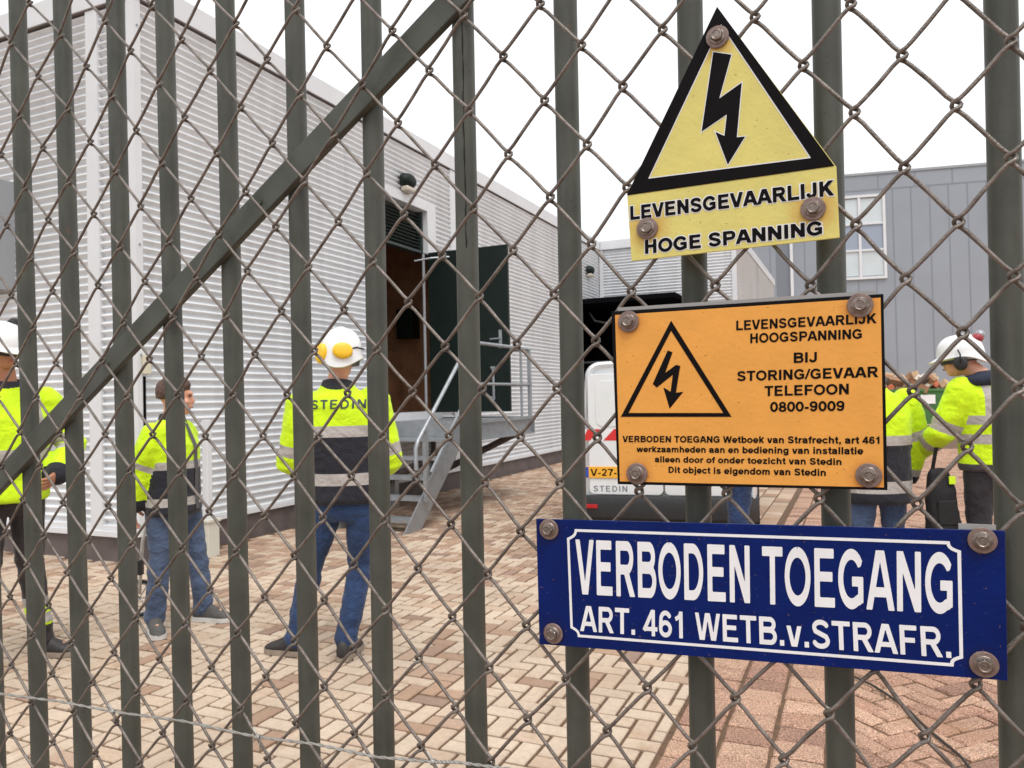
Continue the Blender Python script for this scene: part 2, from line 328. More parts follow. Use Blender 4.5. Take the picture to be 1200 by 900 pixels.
MESH='-12,2,-12690,25513;-12,3,-13179,24949;-12,4,-13670,24385;-12,5,-14166,23819;-12,6,-14665,23252;-12,7,-15168,22684;-12,8,-15674,22116;-11,1,-11559,25439;-11,2,-12041,24879;-11,3,-12527,24319;-11,4,-13016,23758;-11,5,-13510,23195;-11,6,-14006,22632;-11,7,-14507,22068;-11,8,-15010,21502;-11,9,-15518,20936;-10,1,-10922,24808;-10,2,-11402,24252;-10,3,-11885,23695;-10,4,-12372,23137;-10,5,-12863,22578;-10,6,-13357,22018;-10,7,-13855,21457;-10,8,-14356,20895;-10,9,-14861,20332;-10,10,-15370,19768;-9,0,-9821,24735;-9,1,-10295,24184;-9,2,-10772,23631;-9,3,-11253,23078;-9,4,-11737,22523;-9,5,-12225,21968;-9,6,-12717,21411;-9,7,-13212,20854;-9,8,-13711,20295;-9,9,-14214,19736;-9,10,-14720,19175;-9,11,-15230,18613;-9,12,-15744,18051;-8,0,-9206,24114;-8,1,-9677,23566;-8,2,-10204,23035;-8,3,-10668,22483;-8,4,-11112,21916;-8,5,-11597,21364;-8,6,-12087,20811;-8,7,-12580,20257;-8,8,-13076,19702;-8,9,-13576,19145;-8,10,-14080,18588;-8,11,-14587,18030;-8,12,-15098,17471;-8,13,-15613,16911;-7,-1,-8135,24044;-7,0,-8600,23500;-7,1,-9119,22974;-7,2,-9615,22440;-7,3,-10069,21889;-7,4,-10514,21327;-7,5,-10990,20779;-7,6,-11466,20217;-7,7,-11956,19666;-7,8,-12450,19114;-7,9,-12948,18562;-7,10,-13449,18008;-7,11,-13954,17453;-7,12,-14463,16897;-7,13,-14975,16340;-7,14,-15491,15783;-6,-1,-7541,23432;-6,0,-8052,22914;-6,1,-8541,22384;-6,2,-9016,21846;-6,3,-9464,21295;-6,4,-9911,20738;-6,5,-10381,20192;-6,6,-10856,19639;-6,7,-11343,19082;-6,8,-11834,18534;-6,9,-12329,17985;-6,10,-12828,17434;-6,11,-13331,16883;-6,12,-13837,16330;-6,13,-14346,15777;-6,14,-14860,15223;-6,15,-15377,14667;-6,16,-15897,14111;-5,-2,-6500,23364;-5,-1,-7002,22852;-5,0,-7484,22328;-5,1,-7953,21794;-5,2,-8414,21253;-5,3,-8861,20701;-5,4,-9311,20149;-5,5,-9778,19605;-5,6,-10251,19060;-5,7,-10734,18512;-5,8,-11227,17960;-5,9,-11720,17414;-5,10,-12217,16867;-5,11,-12716,16319;-5,12,-13220,15770;-5,13,-13727,15220;-5,14,-14238,14669;-5,15,-14753,14117;-5,16,-15271,13564;-5,17,-15792,13010;-4,-2,-5970,22790;-4,-1,-6444,22272;-4,0,-6906,21743;-4,1,-7362,21204;-4,2,-7869,20678;-4,3,-8337,20156;-4,4,-8717,19561;-4,5,-9182,19020;-4,6,-9655,18481;-4,7,-10135,17942;-4,8,-10623,17400;-4,9,-11121,16850;-4,10,-11614,16306;-4,11,-12112,15762;-4,12,-12613,15216;-4,13,-13118,14670;-4,14,-13626,14122;-4,15,-14138,13573;-4,16,-14654,13024;-4,17,-15173,12473;-4,18,-15696,11921;-3,-3,-4917,22695;-3,-2,-5393,22191;-3,-1,-5857,21673;-3,0,-6313,21145;-3,1,-6767,20608;-3,2,-7136,20016;-3,3,-7682,19511;-3,4,-8143,18988;-3,5,-8619,18469;-3,6,-9069,17905;-3,7,-9546,17373;-3,8,-10029,16840;-3,9,-10520,16301;-3,10,-11007,15766;-3,11,-11517,15211;-3,12,-12015,14669;-3,13,-12518,14126;-3,14,-13024,13582;-3,15,-13533,13036;-3,16,-14046,12490;-3,17,-14563,11943;-3,18,-15083,11395;-3,19,-15608,10845;-2,-4,-3924,22627;-2,-3,-4390,22129;-2,-2,-4846,21618;-2,-1,-5296,21096;-2,0,-5745,20563;-2,1,-6156,19998;-2,2,-6569,19430;-2,3,-6993,18885;-2,4,-7585,18404;-2,5,-8021,17871;-2,6,-8492,17337;-2,7,-8970,16808;-2,8,-9448,16282;-2,9,-9932,15752;-2,10,-10410,15226;-2,11,-10910,14684;-2,12,-11427,14128;-2,13,-11927,13588;-2,14,-12431,13048;-2,15,-12938,12506;-2,16,-13448,11963;-2,17,-13963,11419;-2,18,-14481,10874;-2,19,-15002,10329;-2,20,-15527,9782;-1,-4,-3404,22066;-1,-3,-3852,21561;-1,-2,-4295,21045;-1,-1,-4738,20518;-1,0,-5191,19967;-1,1,-5630,19453;-1,2,-6026,18889;-1,3,-6507,18320;-1,4,-6993,17811;-1,5,-7483,17304;-1,6,-7914,16770;-1,7,-8402,16244;-1,8,-8879,15729;-1,9,-9355,15208;-1,10,-9827,14688;-1,11,-10316,14157;-1,12,-10820,13614;-1,13,-11346,13058;-1,14,-11847,12520;-1,15,-12352,11982;-1,16,-12860,11443;-1,17,-13372,10902;-1,18,-13887,10361;-1,19,-14406,9818;-1,20,-14929,9275;-1,21,-15455,8730;0,-5,-2423,21971;0,-4,-2865,21478;0,-3,-3305,20974;0,-2,-3744,20459;0,-1,-4185,19935;0,0,-4626,19387;0,1,-5072,18881;0,2,-5536,18317;0,3,-5974,17807;0,4,-6452,17261;0,5,-6902,16753;0,6,-7401,16230;0,7,-7864,15705;0,8,-8299,15183;0,9,-8792,14668;0,10,-9256,14155;0,11,-9734,13633;0,12,-10226,13102;0,13,-10736,12558;0,14,-11273,12000;0,15,-11775,11465;0,16,-12281,10929;0,17,-12790,10392;0,18,-13303,9854;0,19,-13820,9315;0,20,-14340,8775;0,21,-14864,8233;1,-5,-1910,21415;1,-4,-2340,20916;1,-3,-2772,20407;1,-2,-3207,19890;1,-1,-3650,19370;1,0,-4113,18858;1,1,-4594,18327;1,2,-5038,17784;1,3,-5471,17246;1,4,-5905,16731;1,5,-6379,16229;1,6,-6845,15666;1,7,-7341,15154;1,8,-7813,14648;1,9,-8224,14133;1,10,-8699,13602;1,11,-9167,13113;1,12,-9646,12591;1,13,-10141,12059;1,14,-10659,11513;1,15,-11208,10954;1,16,-11712,10421;1,17,-12219,9888;1,18,-12729,9353;1,19,-13243,8817;1,20,-13761,8281;1,21,-14282,7743;2,-6,-972,21349;2,-5,-1393,20855;2,-4,-1817,20352;2,-3,-2245,19842;2,-2,-2663,19314;2,-1,-3134,18799;2,0,-3585,18280;2,1,-4018,17758;2,2,-4499,17227;2,3,-4922,16705;2,4,-5405,16207;2,5,-5849,15666;2,6,-6307,15146;2,7,-6794,14641;2,8,-7287,14112;2,9,-7749,13621;2,10,-8172,13092;2,11,-8607,12569;2,12,-9083,12083;2,13,-9563,11560;2,14,-10063,11026;2,15,-10590,10480;2,16,-11152,9920;2,17,-11656,9390;2,18,-12164,8859;2,19,-12676,8327;2,20,-13191,7794;2,21,-13710,7259;3,-6,-470,20774;3,-5,-886,20280;3,-4,-1307,19779;3,-3,-1734,19271;3,-2,-2192,18753;3,-1,-2619,18251;3,0,-3072,17731;3,1,-3525,17188;3,2,-4005,16697;3,3,-4426,16179;3,4,-4872,15663;3,5,-5341,15127;3,6,-5798,14629;3,7,-6266,14101;3,8,-6769,13590;3,9,-7213,13088;3,10,-7666,12581;3,11,-8084,12104;3,12,-8515,11590;3,13,-9007,11061;3,14,-9490,10537;3,15,-9995,10002;3,16,-10530,9457;3,17,-11103,8899;3,18,-11609,8372;3,19,-12118,7843;3,20,-12631,7313;3,21,-13147,6782;4,-7,437,20708;4,-6,30,20217;4,-5,-383,19721;4,-4,-803,19220;4,-3,-1248,18725;4,-2,-1681,18187;4,-1,-2109,17675;4,0,-2576,17179;4,1,-3039,16677;4,2,-3522,16172;4,3,-3901,15636;4,4,-4353,15124;4,5,-4801,14628;4,6,-5294,14095;4,7,-5759,13600;4,8,-6224,13087;4,9,-6662,12579;4,10,-7147,12071;4,11,-7583,11551;4,12,-7964,11065;4,13,-8497,10546;4,14,-8945,10043;4,15,-9431,9518;4,16,-9941,8984;4,17,-10482,8442;4,18,-11063,7891;4,19,-11570,7365;4,20,-12080,6839;4,21,-12594,6311;5,-8,1327,20639;5,-7,928,20150;5,-6,522,19659;5,-5,109,19164;5,-4,-314,18682;5,-3,-764,18165;5,-2,-1195,17649;5,-1,-1643,17145;5,0,-2068,16631;5,1,-2532,16133;5,2,-2970,15627;5,3,-3415,15112;5,4,-3808,14608;5,5,-4302,14078;5,6,-4779,13595;5,7,-5252,13090;5,8,-5732,12577;5,9,-6183,12068;5,10,-6631,11563;5,11,-7068,11065;5,12,-7514,10550;5,13,-8015,10054;5,14,-8550,9494;5,15,-8905,9024;5,16,-9394,8500;5,17,-9906,7970;5,18,-10449,7435;5,19,-11031,6894;5,20,-11539,6371;5,21,-12051,5847;6,-8,1807,20078;6,-7,1408,19590;6,-6,1001,19101;6,-5,600,18582;6,-4,159,18126;6,-3,-268,17626;6,-2,-715,17103;6,-1,-1141,16601;6,0,-1586,16110;6,1,-2008,15578;6,2,-2467,15111;6,3,-2901,14589;6,4,-3304,14081;6,5,-3795,13589;6,6,-4256,13096;6,7,-4761,12583;6,8,-5233,12090;6,9,-5677,11563;6,10,-6143,11036;6,11,-6606,10553;6,12,-7035,10060;6,13,-7518,9545;6,14,-7986,9025;6,15,-8462,8509;6,16,-8953,7991;6,17,-9463,7470;6,18,-10000,6948;6,19,-10502,6430;6,20,-11007,5910;6,21,-11516,5390;7,-9,2647,20007;7,-8,2258,19519;7,-7,1859,19033;7,-6,1453,18548;7,-5,1043,18052;7,-4,623,17565;7,-3,194,17070;7,-2,-241,16551;7,-1,-647,16082;7,0,-1107,15596;7,1,-1549,15086;7,2,-1980,14586;7,3,-2424,14066;7,4,-2818,13595;7,5,-3302,13087;7,6,-3791,12611;7,7,-4261,12081;7,8,-4728,11588;7,9,-5225,11055;7,10,-5668,10550;7,11,-6113,10068;7,12,-6563,9551;7,13,-7064,9031;7,14,-7532,8522;7,15,-8005,8013;7,16,-8489,7506;7,17,-8987,7001;7,18,-9483,6487;7,19,-9982,5972;7,20,-10485,5456;7,21,-10992,4939;8,-9,3101,19445;8,-8,2708,18961;8,-7,2307,18481;8,-6,1877,18019;8,-5,1465,17547;8,-4,1079,17031;8,-3,662,16553;8,-2,226,16054;8,-1,-194,15590;8,0,-634,15074;8,1,-1073,14582;8,2,-1492,14085;8,3,-1948,13617;8,4,-2381,13097;8,5,-2831,12624;8,6,-3323,12076;8,7,-3788,11582;8,8,-4256,11070;8,9,-4722,10577;8,10,-5179,10069;8,11,-5635,9584;8,12,-6142,9041;8,13,-6604,8538;8,14,-7065,8038;8,15,-7527,7543;8,16,-7993,7053;8,17,-8482,6543;8,18,-8975,6032;8,19,-9472,5521;9,-10,3924,19366;9,-9,3535,18884;9,-8,3137,18407;9,-7,2735,17939;9,-6,2319,17471;9,-5,1909,16996;9,-4,1483,16542;9,-3,1099,16021;9,-2,679,15552;9,-1,245,15061;9,0,-183,14593;9,1,-610,14088;9,2,-1050,13608;9,3,-1494,13124;9,4,-1929,12588;9,5,-2381,12131;9,6,-2853,11585;9,7,-3321,11089;9,8,-3759,10616;9,9,-4267,10060;9,10,-4738,9567;9,11,-5222,9053;9,12,-5679,8555;9,13,-6131,8063;9,14,-6576,7579;9,15,-7016,7103;9,16,-7499,6598;9,17,-7986,6092;10,-11,4725,19282;10,-10,4338,18799;10,-9,3942,18326;10,-8,3538,17860;10,-7,3137,17407;10,-6,2735,16947;10,-5,2329,16477;10,-4,1924,16005;10,-3,1501,15515;10,-2,1120,15046;10,-1,686,14578;10,0,261,14084;10,1,-173,13601;10,2,-607,13122;10,3,-1043,12607;10,4,-1490,12102;10,5,-1964,11608;10,6,-2404,11098;10,7,-2852,10586;10,8,-3319,10070;10,9,-3816,9582;10,10,-4274,9087;10,11,-4760,8574;10,12,-5205,8090;10,13,-5639,7615;10,14,-6057,7152;10,15,-6535,6651;10,16,-7016,6149;11,-11,5112,18742;11,-10,4720,18263;11,-9,4323,17794;11,-8,3921,17328;11,-7,3541,16912;11,-6,3139,16432;11,-5,2743,15968;11,-4,2312,15504;11,-3,1941,15028;11,-2,1534,14552;11,-1,1111,14078;11,0,694,13611;11,1,237,13092;11,2,-162,12615;11,3,-613,12113;11,4,-1059,11608;11,5,-1513,11114;11,6,-1974,10616;11,7,-2422,10109;11,8,-2902,9598;11,9,-3360,9106;11,10,-3806,8624;11,11,-4289,8116;11,12,-4714,7650;11,13,-5117,7200;11,14,-5588,6704;12,-12,5871,18658;12,-11,5477,18176;12,-10,5078,17710;12,-9,4700,17274;12,-8,4305,16831;12,-7,3912,16371;12,-6,3526,15934;12,-5,3144,15434;12,-4,2754,15002;12,-3,2355,14526;12,-2,1957,14060;12,-1,1528,13553;12,0,1137,13100;12,1,716,12614;12,2,279,12119;12,3,-169,11616;12,4,-601,11127;12,5,-1052,10631;12,6,-1520,10123;12,7,-1978,9633;12,8,-2455,9125;12,9,-2901,8648;12,10,-3329,8184;12,11,-3802,7685;12,12,-4195,7246;13,-11,5846,17691;13,-10,5445,17220;13,-9,5046,16762;13,-8,4673,16336;13,-7,4294,15866;13,-6,3896,15432;13,-5,3539,14973;13,-4,3157,14504;13,-3,2761,14028;13,-2,2366,13564;13,-1,1971,13096;13,0,1551,12608;13,1,1143,12129;13,2,713,11619;13,3,271,11145;13,4,-175,10622;13,5,-630,10137;13,6,-1089,9649;13,7,-1538,9173;13,8,-2008,8671;13,9,-2435,8215;13,10,-2835,7778;13,11,-3290,7292;14,-10,5823,16737;14,-9,5420,16277;14,-8,5025,15827;14,-7,4666,15387;14,-6,4299,14952;14,-5,3924,14482;14,-4,3549,14026;14,-3,3164,13551;14,-2,2764,13072;14,-1,2372,12606;14,0,1977,12131;14,1,1559,11656;14,2,1142,11175;14,3,695,10653;14,4,244,10150;14,5,-214,9665;14,6,-664,9193;14,7,-1098,8736;14,8,-1557,8245;14,9,-1955,7818;15,-9,5803,15796;15,-8,5403,15345;15,-7,5016,14901;15,-6,4669,14487;15,-5,4303,14019;15,-4,3929,13539;15,-3,3559,13080;15,-2,3167,12601;15,-1,2785,12131;15,0,2393,11685;15,1,1987,11171;15,2,1541,10663;15,3,1092,10178;15,4,644,9680;15,5,194,9212;15,6,-241,8761;15,7,-653,8333;16,-8,5787,14865;16,-7,5394,14420;16,-6,5017,13979;16,-5,4666,13527;16,-4,4308,13068;16,-3,3941,12602;16,-2,3565,12130;16,-1,3194,11670;16,0,2803,11202;16,1,2363,10671;16,2,1922,10189;16,3,1477,9720;16,4,1035,9229;16,5,598,8785;16,6,184,8365;17,-7,5773,13941;17,-6,5389,13499;17,-5,5037,13045;17,-4,4673,12594;17,-3,4309,12089;17,-2,3928,11599;17,-1,3559,11167;17,0,3160,10677;17,1,2729,10199;17,2,2290,9734;17,3,1852,9287;17,4,1420,8808;18,-6,5760,13021;18,-5,5402,12567;18,-4,5033,12114;18,-3,4676,11649;18,-2,4309,11169;18,-1,3910,10693;18,0,3511,10207;18,1,3081,9746;18,2,2648,9305;19,-5,5761,12096;19,-4,5383,11643;19,-3,5021,11174;19,-2,4650,10697;19,-1,4249,10236;19,0,3849,9757;20,-4,5726,11184;20,-3,5355,10714;20,-2,4980,10243;20,-1,4576,9803;21,-3,5680,10274'

# ------------------------------------------------------------------ the gate: frame axes along the fence
FX = Vector((FE[0], FE[1], 0)); FN = Vector((FE[1], -FE[0], 0)); FO = Vector((0, 0.85, 0))
FM = frame(FO, FX, Vector((0, 0, 1)), FN)          # local x along the fence, y up, z towards the street

M_bar = mat('powder_coated_bar', srgb(76, 78, 71), 0.5, 0.0, var=0.2, vscale=14, bump=0.06, bscale=420, spec=0.4)
M_brace = mat('powder_coated_brace', srgb(76, 79, 72), 0.5, 0.0, var=0.12, vscale=14, bump=0.08, bscale=420, spec=0.4)
M_wire = mat('weathered_galvanised_wire', srgb(134, 125, 118), 0.36, 0.45, col2=srgb(92, 83, 77), vscale=55, bump=0.2, bscale=500)
n_ = M_bar.node_tree.nodes; l_ = M_bar.node_tree.links; p_ = n_['Principled BSDF']; s_ = p_.inputs['Base Color'].links[0].from_socket
t_ = n_.new('ShaderNodeTexCoord')
def over_(scale, detail, lo, hi, amt, col):
    global s_
    mp_ = n_.new('ShaderNodeMapping'); mp_.inputs['Scale'].default_value = scale; l_.new(t_.outputs['Object'], mp_.inputs['Vector'])
    z_ = n_.new('ShaderNodeTexNoise'); z_.inputs['Scale'].default_value = 1; z_.inputs['Detail'].default_value = detail; l_.new(mp_.outputs[0], z_.inputs['Vector'])
    r_ = n_.new('ShaderNodeMapRange'); r_.inputs['From Min'].default_value = lo; r_.inputs['From Max'].default_value = hi; r_.inputs['To Max'].default_value = amt; l_.new(z_.outputs['Fac'], r_.inputs['Value'])
    x_ = n_.new('ShaderNodeMix'); x_.data_type = 'RGBA'; x_.inputs[7].default_value = (*col, 1); l_.new(r_.outputs[0], x_.inputs[0]); l_.new(s_, x_.inputs[6]); s_ = x_.outputs[2]
over_((90, 7, 90), 5, .52, .74, .28, srgb(104, 103, 92))      # chalky runs
over_((260, 260, 260), 2, .70, .76, .7, srgb(58, 46, 38))     # chips
over_((70, 34, 70), 5, .68, .78, .5, srgb(104, 78, 60))       # rust bloom
l_.new(s_, p_.inputs['Base Color'])
M_barb = mat('galvanised_wire', srgb(165, 163, 158), 0.38, 0.6, var=0.15, vscale=60)
M_washer = mat('rusted_washer', srgb(138, 120, 113), 0.5, 0.35, col2=srgb(116, 94, 86), vscale=150, bump=0.1, bscale=700)
M_bolt = mat('zinc_bolt_head', srgb(150, 138, 130), 0.3, 0.75, col2=srgb(112, 100, 94), vscale=300, bump=0.12, bscale=900)

gate = empty('bar_gate', FM, 'tall grey-green steel bar gate with chain-link mesh across its front', 'gate')
GZ0, GZ1 = 0.08, 2.62
VT, VB = 1.45 + 0.45, 1.0                            # heights where the lean was measured
bars = [(u0, u1) for u0, u1 in BARS]
for k in range(1, 4): bars.insert(0, (bars[0][0] - 0.115, bars[0][1] - 0.113))
for k in range(1, 3): bars.append((bars[-1][0] + 0.13, bars[-1][1] + 0.13))
for u0, u1 in bars:
    s = (u1 - u0) / 0.95; mb = MB()
    at = lambda v: u0 + (1.93 - v) * s
    pts = [(at(v), v, 0) for v in np.linspace(GZ0 + .02, GZ1 - .02, 10)]
    mb.tube(pts, 0.0127, 28)
    mb.build('bar', M_bar, gate, smooth='auto')
u0, u1 = bars[10]; mb = MB(); pts = []
for v in np.linspace(1.90, 1.62, 40):
    a_ = .42 + .16 * noise.noise(Vector((v * 14, 0, 1))) + .07 * noise.noise(Vector((v * 60, 3, 1)))
    pts.append((u0 + (1.93 - v) * (u1 - u0) / .95 + .0127 * math.sin(a_), v, .0127 * math.cos(a_)))
mb.tube(pts, [.0003 + .0007 * abs(math.sin(k * .7)) for k in range(40)], 6); mb.build('paint_crack', mat('dark_crack', srgb(34, 32, 28), .9), gate)
ul, ur = bars[0][0] - 0.06, bars[-1][0] + 0.10
for nm, z0, z1 in (('top_rail', GZ1 - .03, GZ1 + .03), ('bottom_rail', GZ0 - .03, GZ0 + .03)):
    mb = MB(); mb.box(ul + .035, ur - .035, z0, z1, -.03, .03); mb.build(nm, M_brace, gate, bevel=.003)
for x in (ul, ur):
    mb = MB(); mb.box(x - .03, x + .03, -.01, GZ1 + .06, -.032, .032); mb.build('side_post', M_brace, gate, bevel=.003)
# diagonal brace lies over the bars
mb = MB()
p0, p1 = Vector((-0.901, 1.337)), Vector((-0.053, 1.898)); d = (p1 - p0).normalized(); nn = Vector((-d.y, d.x))
a = p0 - d * 0.36; b = p1 + d * 0.62
q = [a - nn * .0165, b - nn * .0165, b + nn * .0165, a + nn * .0165]
mb.prism([(v.x, v.y) for v in q], 0.0135, 0.0235); br = mb.build('diagonal_brace', M_brace, gate, bevel=.0015)
for t in (0.31, 0.66):
    mb = MB(); c = p0.lerp(p1, t); mb.tube([(c.x, c.y, .0235), (c.x, c.y, .0262)], .0042, 12)
    mb.build('rivet', M_brace, br, smooth='auto')

# chain-link: every wire is a flattened spiral hooked into its neighbours
ND = {}
for t in MESH.split(';'):
    i, j, u, v = map(int, t.split(',')); ND[i, j] = Vector((u * 1e-4, v * 1e-4, 0.036))
WR = 0.00188
mb = MB()
wires = {}
for (i, j) in ND: wires.setdefault(i - j, []).append((i, j))
for w in range(min(wires), max(wires) + 1):
    # left bends: i-j == w, right bends: i-j == w+1 ; walk down by i+j
    seq = sorted([k for k in ND if k[0] - k[1] in (w, w + 1)], key=lambda k: k[0] + k[1])
    runs = []; cur = []
    for k in seq:
        if cur and (k[0] + k[1]) != (cur[-1][0] + cur[-1][1] + 1):
            runs.append(cur); cur = []
        cur.append(k)
    runs.append(cur)
    for run in runs:
        if len(run) < 2: continue
        pts = []; e = 0.0027; dz = 0.0024
        for q, k in enumerate(run):
            c = ND[k]; right = (k[0] - k[1] == w + 1); sg = 1 if right else -1
            up = (ND[run[q - 1]] - c) if q > 0 else (c - ND[run[q + 1]])
            dn = (ND[run[q + 1]] - c) if q < len(run) - 1 else (c - ND[run[q - 1]])
            up = up.normalized(); dn = dn.normalized()
            zi, zo = (-dz, dz) if right else (dz, -dz)       # depth before and after the bend
            for t in (0.5, 0.012, 0.0062):
                if t == 0.5:
                    if q == 0: continue
                    m_ = (c + ND[run[q - 1]]) / 2; pts.append(m_ + Vector((random.uniform(-.0006, .0006), random.uniform(-.0006, .0006), zi * .9)))
                else:
                    pts.append(c + up * t + Vector((sg * e * (0.55 if t < .01 else 0.2), 0, zi)))
            pts.append(c + Vector((sg * e * 1.0, .0022, zi * .75))); pts.append(c + Vector((sg * e * 1.25, 0, 0))); pts.append(c + Vector((sg * e * 1.0, -.0022, zo * .75)))
            for t in (0.0062, 0.012):
                pts.append(c + dn * t + Vector((sg * e * (0.55 if t < .01 else 0.2), 0, zo)))
        mb.tube(pts, WR, 9)
mb.build('chain_link_mesh', M_wire, gate, smooth=True)
# barbed strand tied along the mesh
mb = MB()
pts = []
for k in range(len(BARB) - 1):
    for s in np.linspace(0, 1, 12, endpoint=False):
        pts.append(Vector((BARB[k][0] + (BARB[k + 1][0] - BARB[k][0]) * s, BARB[k][1] + (BARB[k + 1][1] - BARB[k][1]) * s, .045)))
for ph in (0, math.pi):
    tw = []
    for q, p in enumerate(pts):
        an = q * 1.5 + ph; tw.append(p + Vector((0, .0010 * math.cos(an), .0010 * math.sin(an))))
    mb.tube(tw, .00115, 6)
strand = mb.build('barbed_strand', M_barb, gate, smooth=True)
for k in (3, 5, 8):
    mb = MB(); c = Vector((BARB[k][0], BARB[k][1], .045))
    hel = [c + Vector((.0045 * (q / 14 - .5), .0030 * math.cos(q * 1.1), .0030 * math.sin(q * 1.1))) for q in range(15)]
    hel = [hel[0] + Vector((-.004, .009, .003))] + hel + [hel[-1] + Vector((.005, -.010, .004))]
    mb.tube(hel, .001, 6); mb.build('barb', M_barb, strand, smooth=True)

# ------------------------------------------------------------------ the three signs
def sign_root(name, quad, label, cat='sign'):
    c = sum((Vector((p[0], p[1])) for p in quad), Vector((0, 0))) / len(quad)
    Mx = FM @ Matrix.Translation((c.x, c.y, 0.0))
    r = empty(name, Mx, label, cat)
    return r, c
SZ = 0.045
def loc(pts, c): return [(p[0] - c.x, p[1] - c.y) for p in pts]
def ccw(p):
    a = sum(p[k - 1][0] * p[k][1] - p[k][0] * p[k - 1][1] for k in range(len(p)))
    return p if a > 0 else p[::-1]
def bolt(parent, x, y, rust=1.0, ang=0.3):
    mb = MB(); ro = .0104
    prof = [(.0, .0), (ro * .93, .0), (ro, .0006), (ro, .0016), (ro * .96, .0020), (.0055, .0024)]
    mb.rings([[(x + r * math.cos(t * math.pi / 16), y + r * math.sin(t * math.pi / 16), SZ + .0004 + z) for t in range(32)] for r, z in prof[1:]])
    hd = MB(); rh = .0070
    def hexr(r, z, n=24):
        out = []
        for t in range(n):
            an = 2 * math.pi * t / n; seg = (an % (math.pi / 3)) - math.pi / 6
            out.append((x + r / math.cos(seg) * math.cos(an + ang), y + r / math.cos(seg) * math.sin(an + ang), SZ + .0004 + z))
        return out
    def cir(r, z, n=24): return [(x + r * math.cos(2 * math.pi * t / n + ang), y + r * math.sin(2 * math.pi * t / n + ang), SZ + .0004 + z) for t in range(n)]
    hd.rings([cir(.0068, .0022), cir(.0072, .0028), cir(.0067, .0033), hexr(.0050, .0036), hexr(.0050, .0068), cir(.0048, .0075), cir(.0040, .0077), cir(.0033, .0072)])
    h = hd.build('bolt', M_bolt, parent, smooth='auto', angle=25)
    mb.build('washer', M_washer, h, smooth='auto')
    sh = MB(); sh.tube([(x, y, .0145), (x, y, SZ - .0022)], .004, 12); sh.build('bolt_shank', M_bolt, h)

def rust_face(name, base, spots, rad, rustcol, rough=0.42, grime=0.12, fade=None, bleed=0.75):
    """painted plate with rust bleeding round its bolts and a little grime"""
    m = mat(name, base, rough, 0, var=grime, vscale=26, bump=0.05, bscale=220, spec=.18)
    n = m.node_tree.nodes; l = m.node_tree.links; p = n['Principled BSDF']
    src = p.inputs['Base Color'].links[0].from_socket
    t = n.new('ShaderNodeTexCoord'); nzz = n.new('ShaderNodeTexNoise'); nzz.inputs['Scale'].default_value = 90; nzz.inputs['Detail'].default_value = 5
    l.new(t.outputs['Object'], nzz.inputs['Vector'])
    for (x, y) in spots:
        vm = n.new('ShaderNodeVectorMath'); vm.operation = 'DISTANCE'; vm.inputs[1].default_value = (x, y, SZ)
        l.new(t.outputs['Object'], vm.inputs[0])
        ad = n.new('ShaderNodeMath'); ad.operation = 'MULTIPLY_ADD'; ad.inputs[1].default_value = rad * 0.9; l.new(nzz.outputs['Fac'], ad.inputs[0]); l.new(vm.outputs['Value'], ad.inputs[2])
        mr = n.new('ShaderNodeMapRange'); mr.inputs['From Min'].default_value = .0104 + rad * .45; mr.inputs['From Max'].default_value = .0104 + rad * 1.25
        mr.inputs['To Min'].default_value = bleed; mr.inputs['To Max'].default_value = 0
        l.new(ad.outputs[0], mr.inputs['Value'])
        mm = n.new('ShaderNodeMix'); mm.data_type = 'RGBA'; mm.inputs[7].default_value = (*rustcol, 1)
        l.new(mr.outputs[0], mm.inputs[0]); l.new(src, mm.inputs[6]); src = mm.outputs[2]
    # fine dark specks
    sp = n.new('ShaderNodeTexNoise'); sp.inputs['Scale'].default_value = 340; sp.inputs['Detail'].default_value = 1; l.new(t.outputs['Object'], sp.inputs['Vector'])
    mr = n.new('ShaderNodeMapRange'); mr.inputs['From Min'].default_value = .73; mr.inputs['From Max'].default_value = .78; mr.inputs['To Max'].default_value = .55; l.new(sp.outputs['Fac'], mr.inputs['Value'])
    mm = n.new('ShaderNodeMix'); mm.data_type = 'RGBA'; mm.inputs[7].default_value = (*srgb(120, 90, 50), 1)
    l.new(mr.outputs[0], mm.inputs[0]); l.new(src, mm.inputs[6]); src = mm.outputs[2]
    l.new(src, p.inputs['Base Color'])
    return m

M_black = mat('black_print', srgb(17, 14, 15), 0.6, var=0.2, vscale=60, spec=.08)
M_blackedge = mat('black_sign_edge', srgb(19, 16, 17), 0.6, var=0.2, vscale=60, spec=.1)
M_back = mat('grey_backing_sheet', srgb(150, 148, 146), 0.5)
M_white = mat('white_print', srgb(228, 228, 230), 0.45, var=0.05, vscale=40)

# orange sign
S = SIGN_ORANGE; r, c = sign_root('danger_sign', S['plate'], 'orange rectangular high voltage warning sign with black edge and phone number')
bl = loc(S['bolts'], c)
M_or = rust_face('orange_enamel', srgb(224, 158, 76), bl, .010, srgb(196, 120, 60), grime=.05, bleed=.35)
mb = MB(); mb.prism(ccw(loc(S['plate'], c)), SZ - .0022, SZ - .0004); plate = mb.build('plate', M_blackedge, r, bevel=.0005)
mb = MB(); mb.prism(offset_loop(ccw(loc(S['inner'], c)), 0.0), SZ - .0003, SZ); mb.build('orange_face', M_or, r)
mb = MB(); pb_ = loc(S['plate'], c); pp = [(pb_[0][0] + .006, pb_[0][1] + .0035), (pb_[1][0] - .006, pb_[1][1] + .0035), (pb_[2][0] - .006, pb_[2][1] + .006), (pb_[3][0] + .006, pb_[3][1] + .006)]
mb.prism(ccw(pp), SZ - .0038, SZ - .0025); mb.build('backing_sheet', M_back, r)
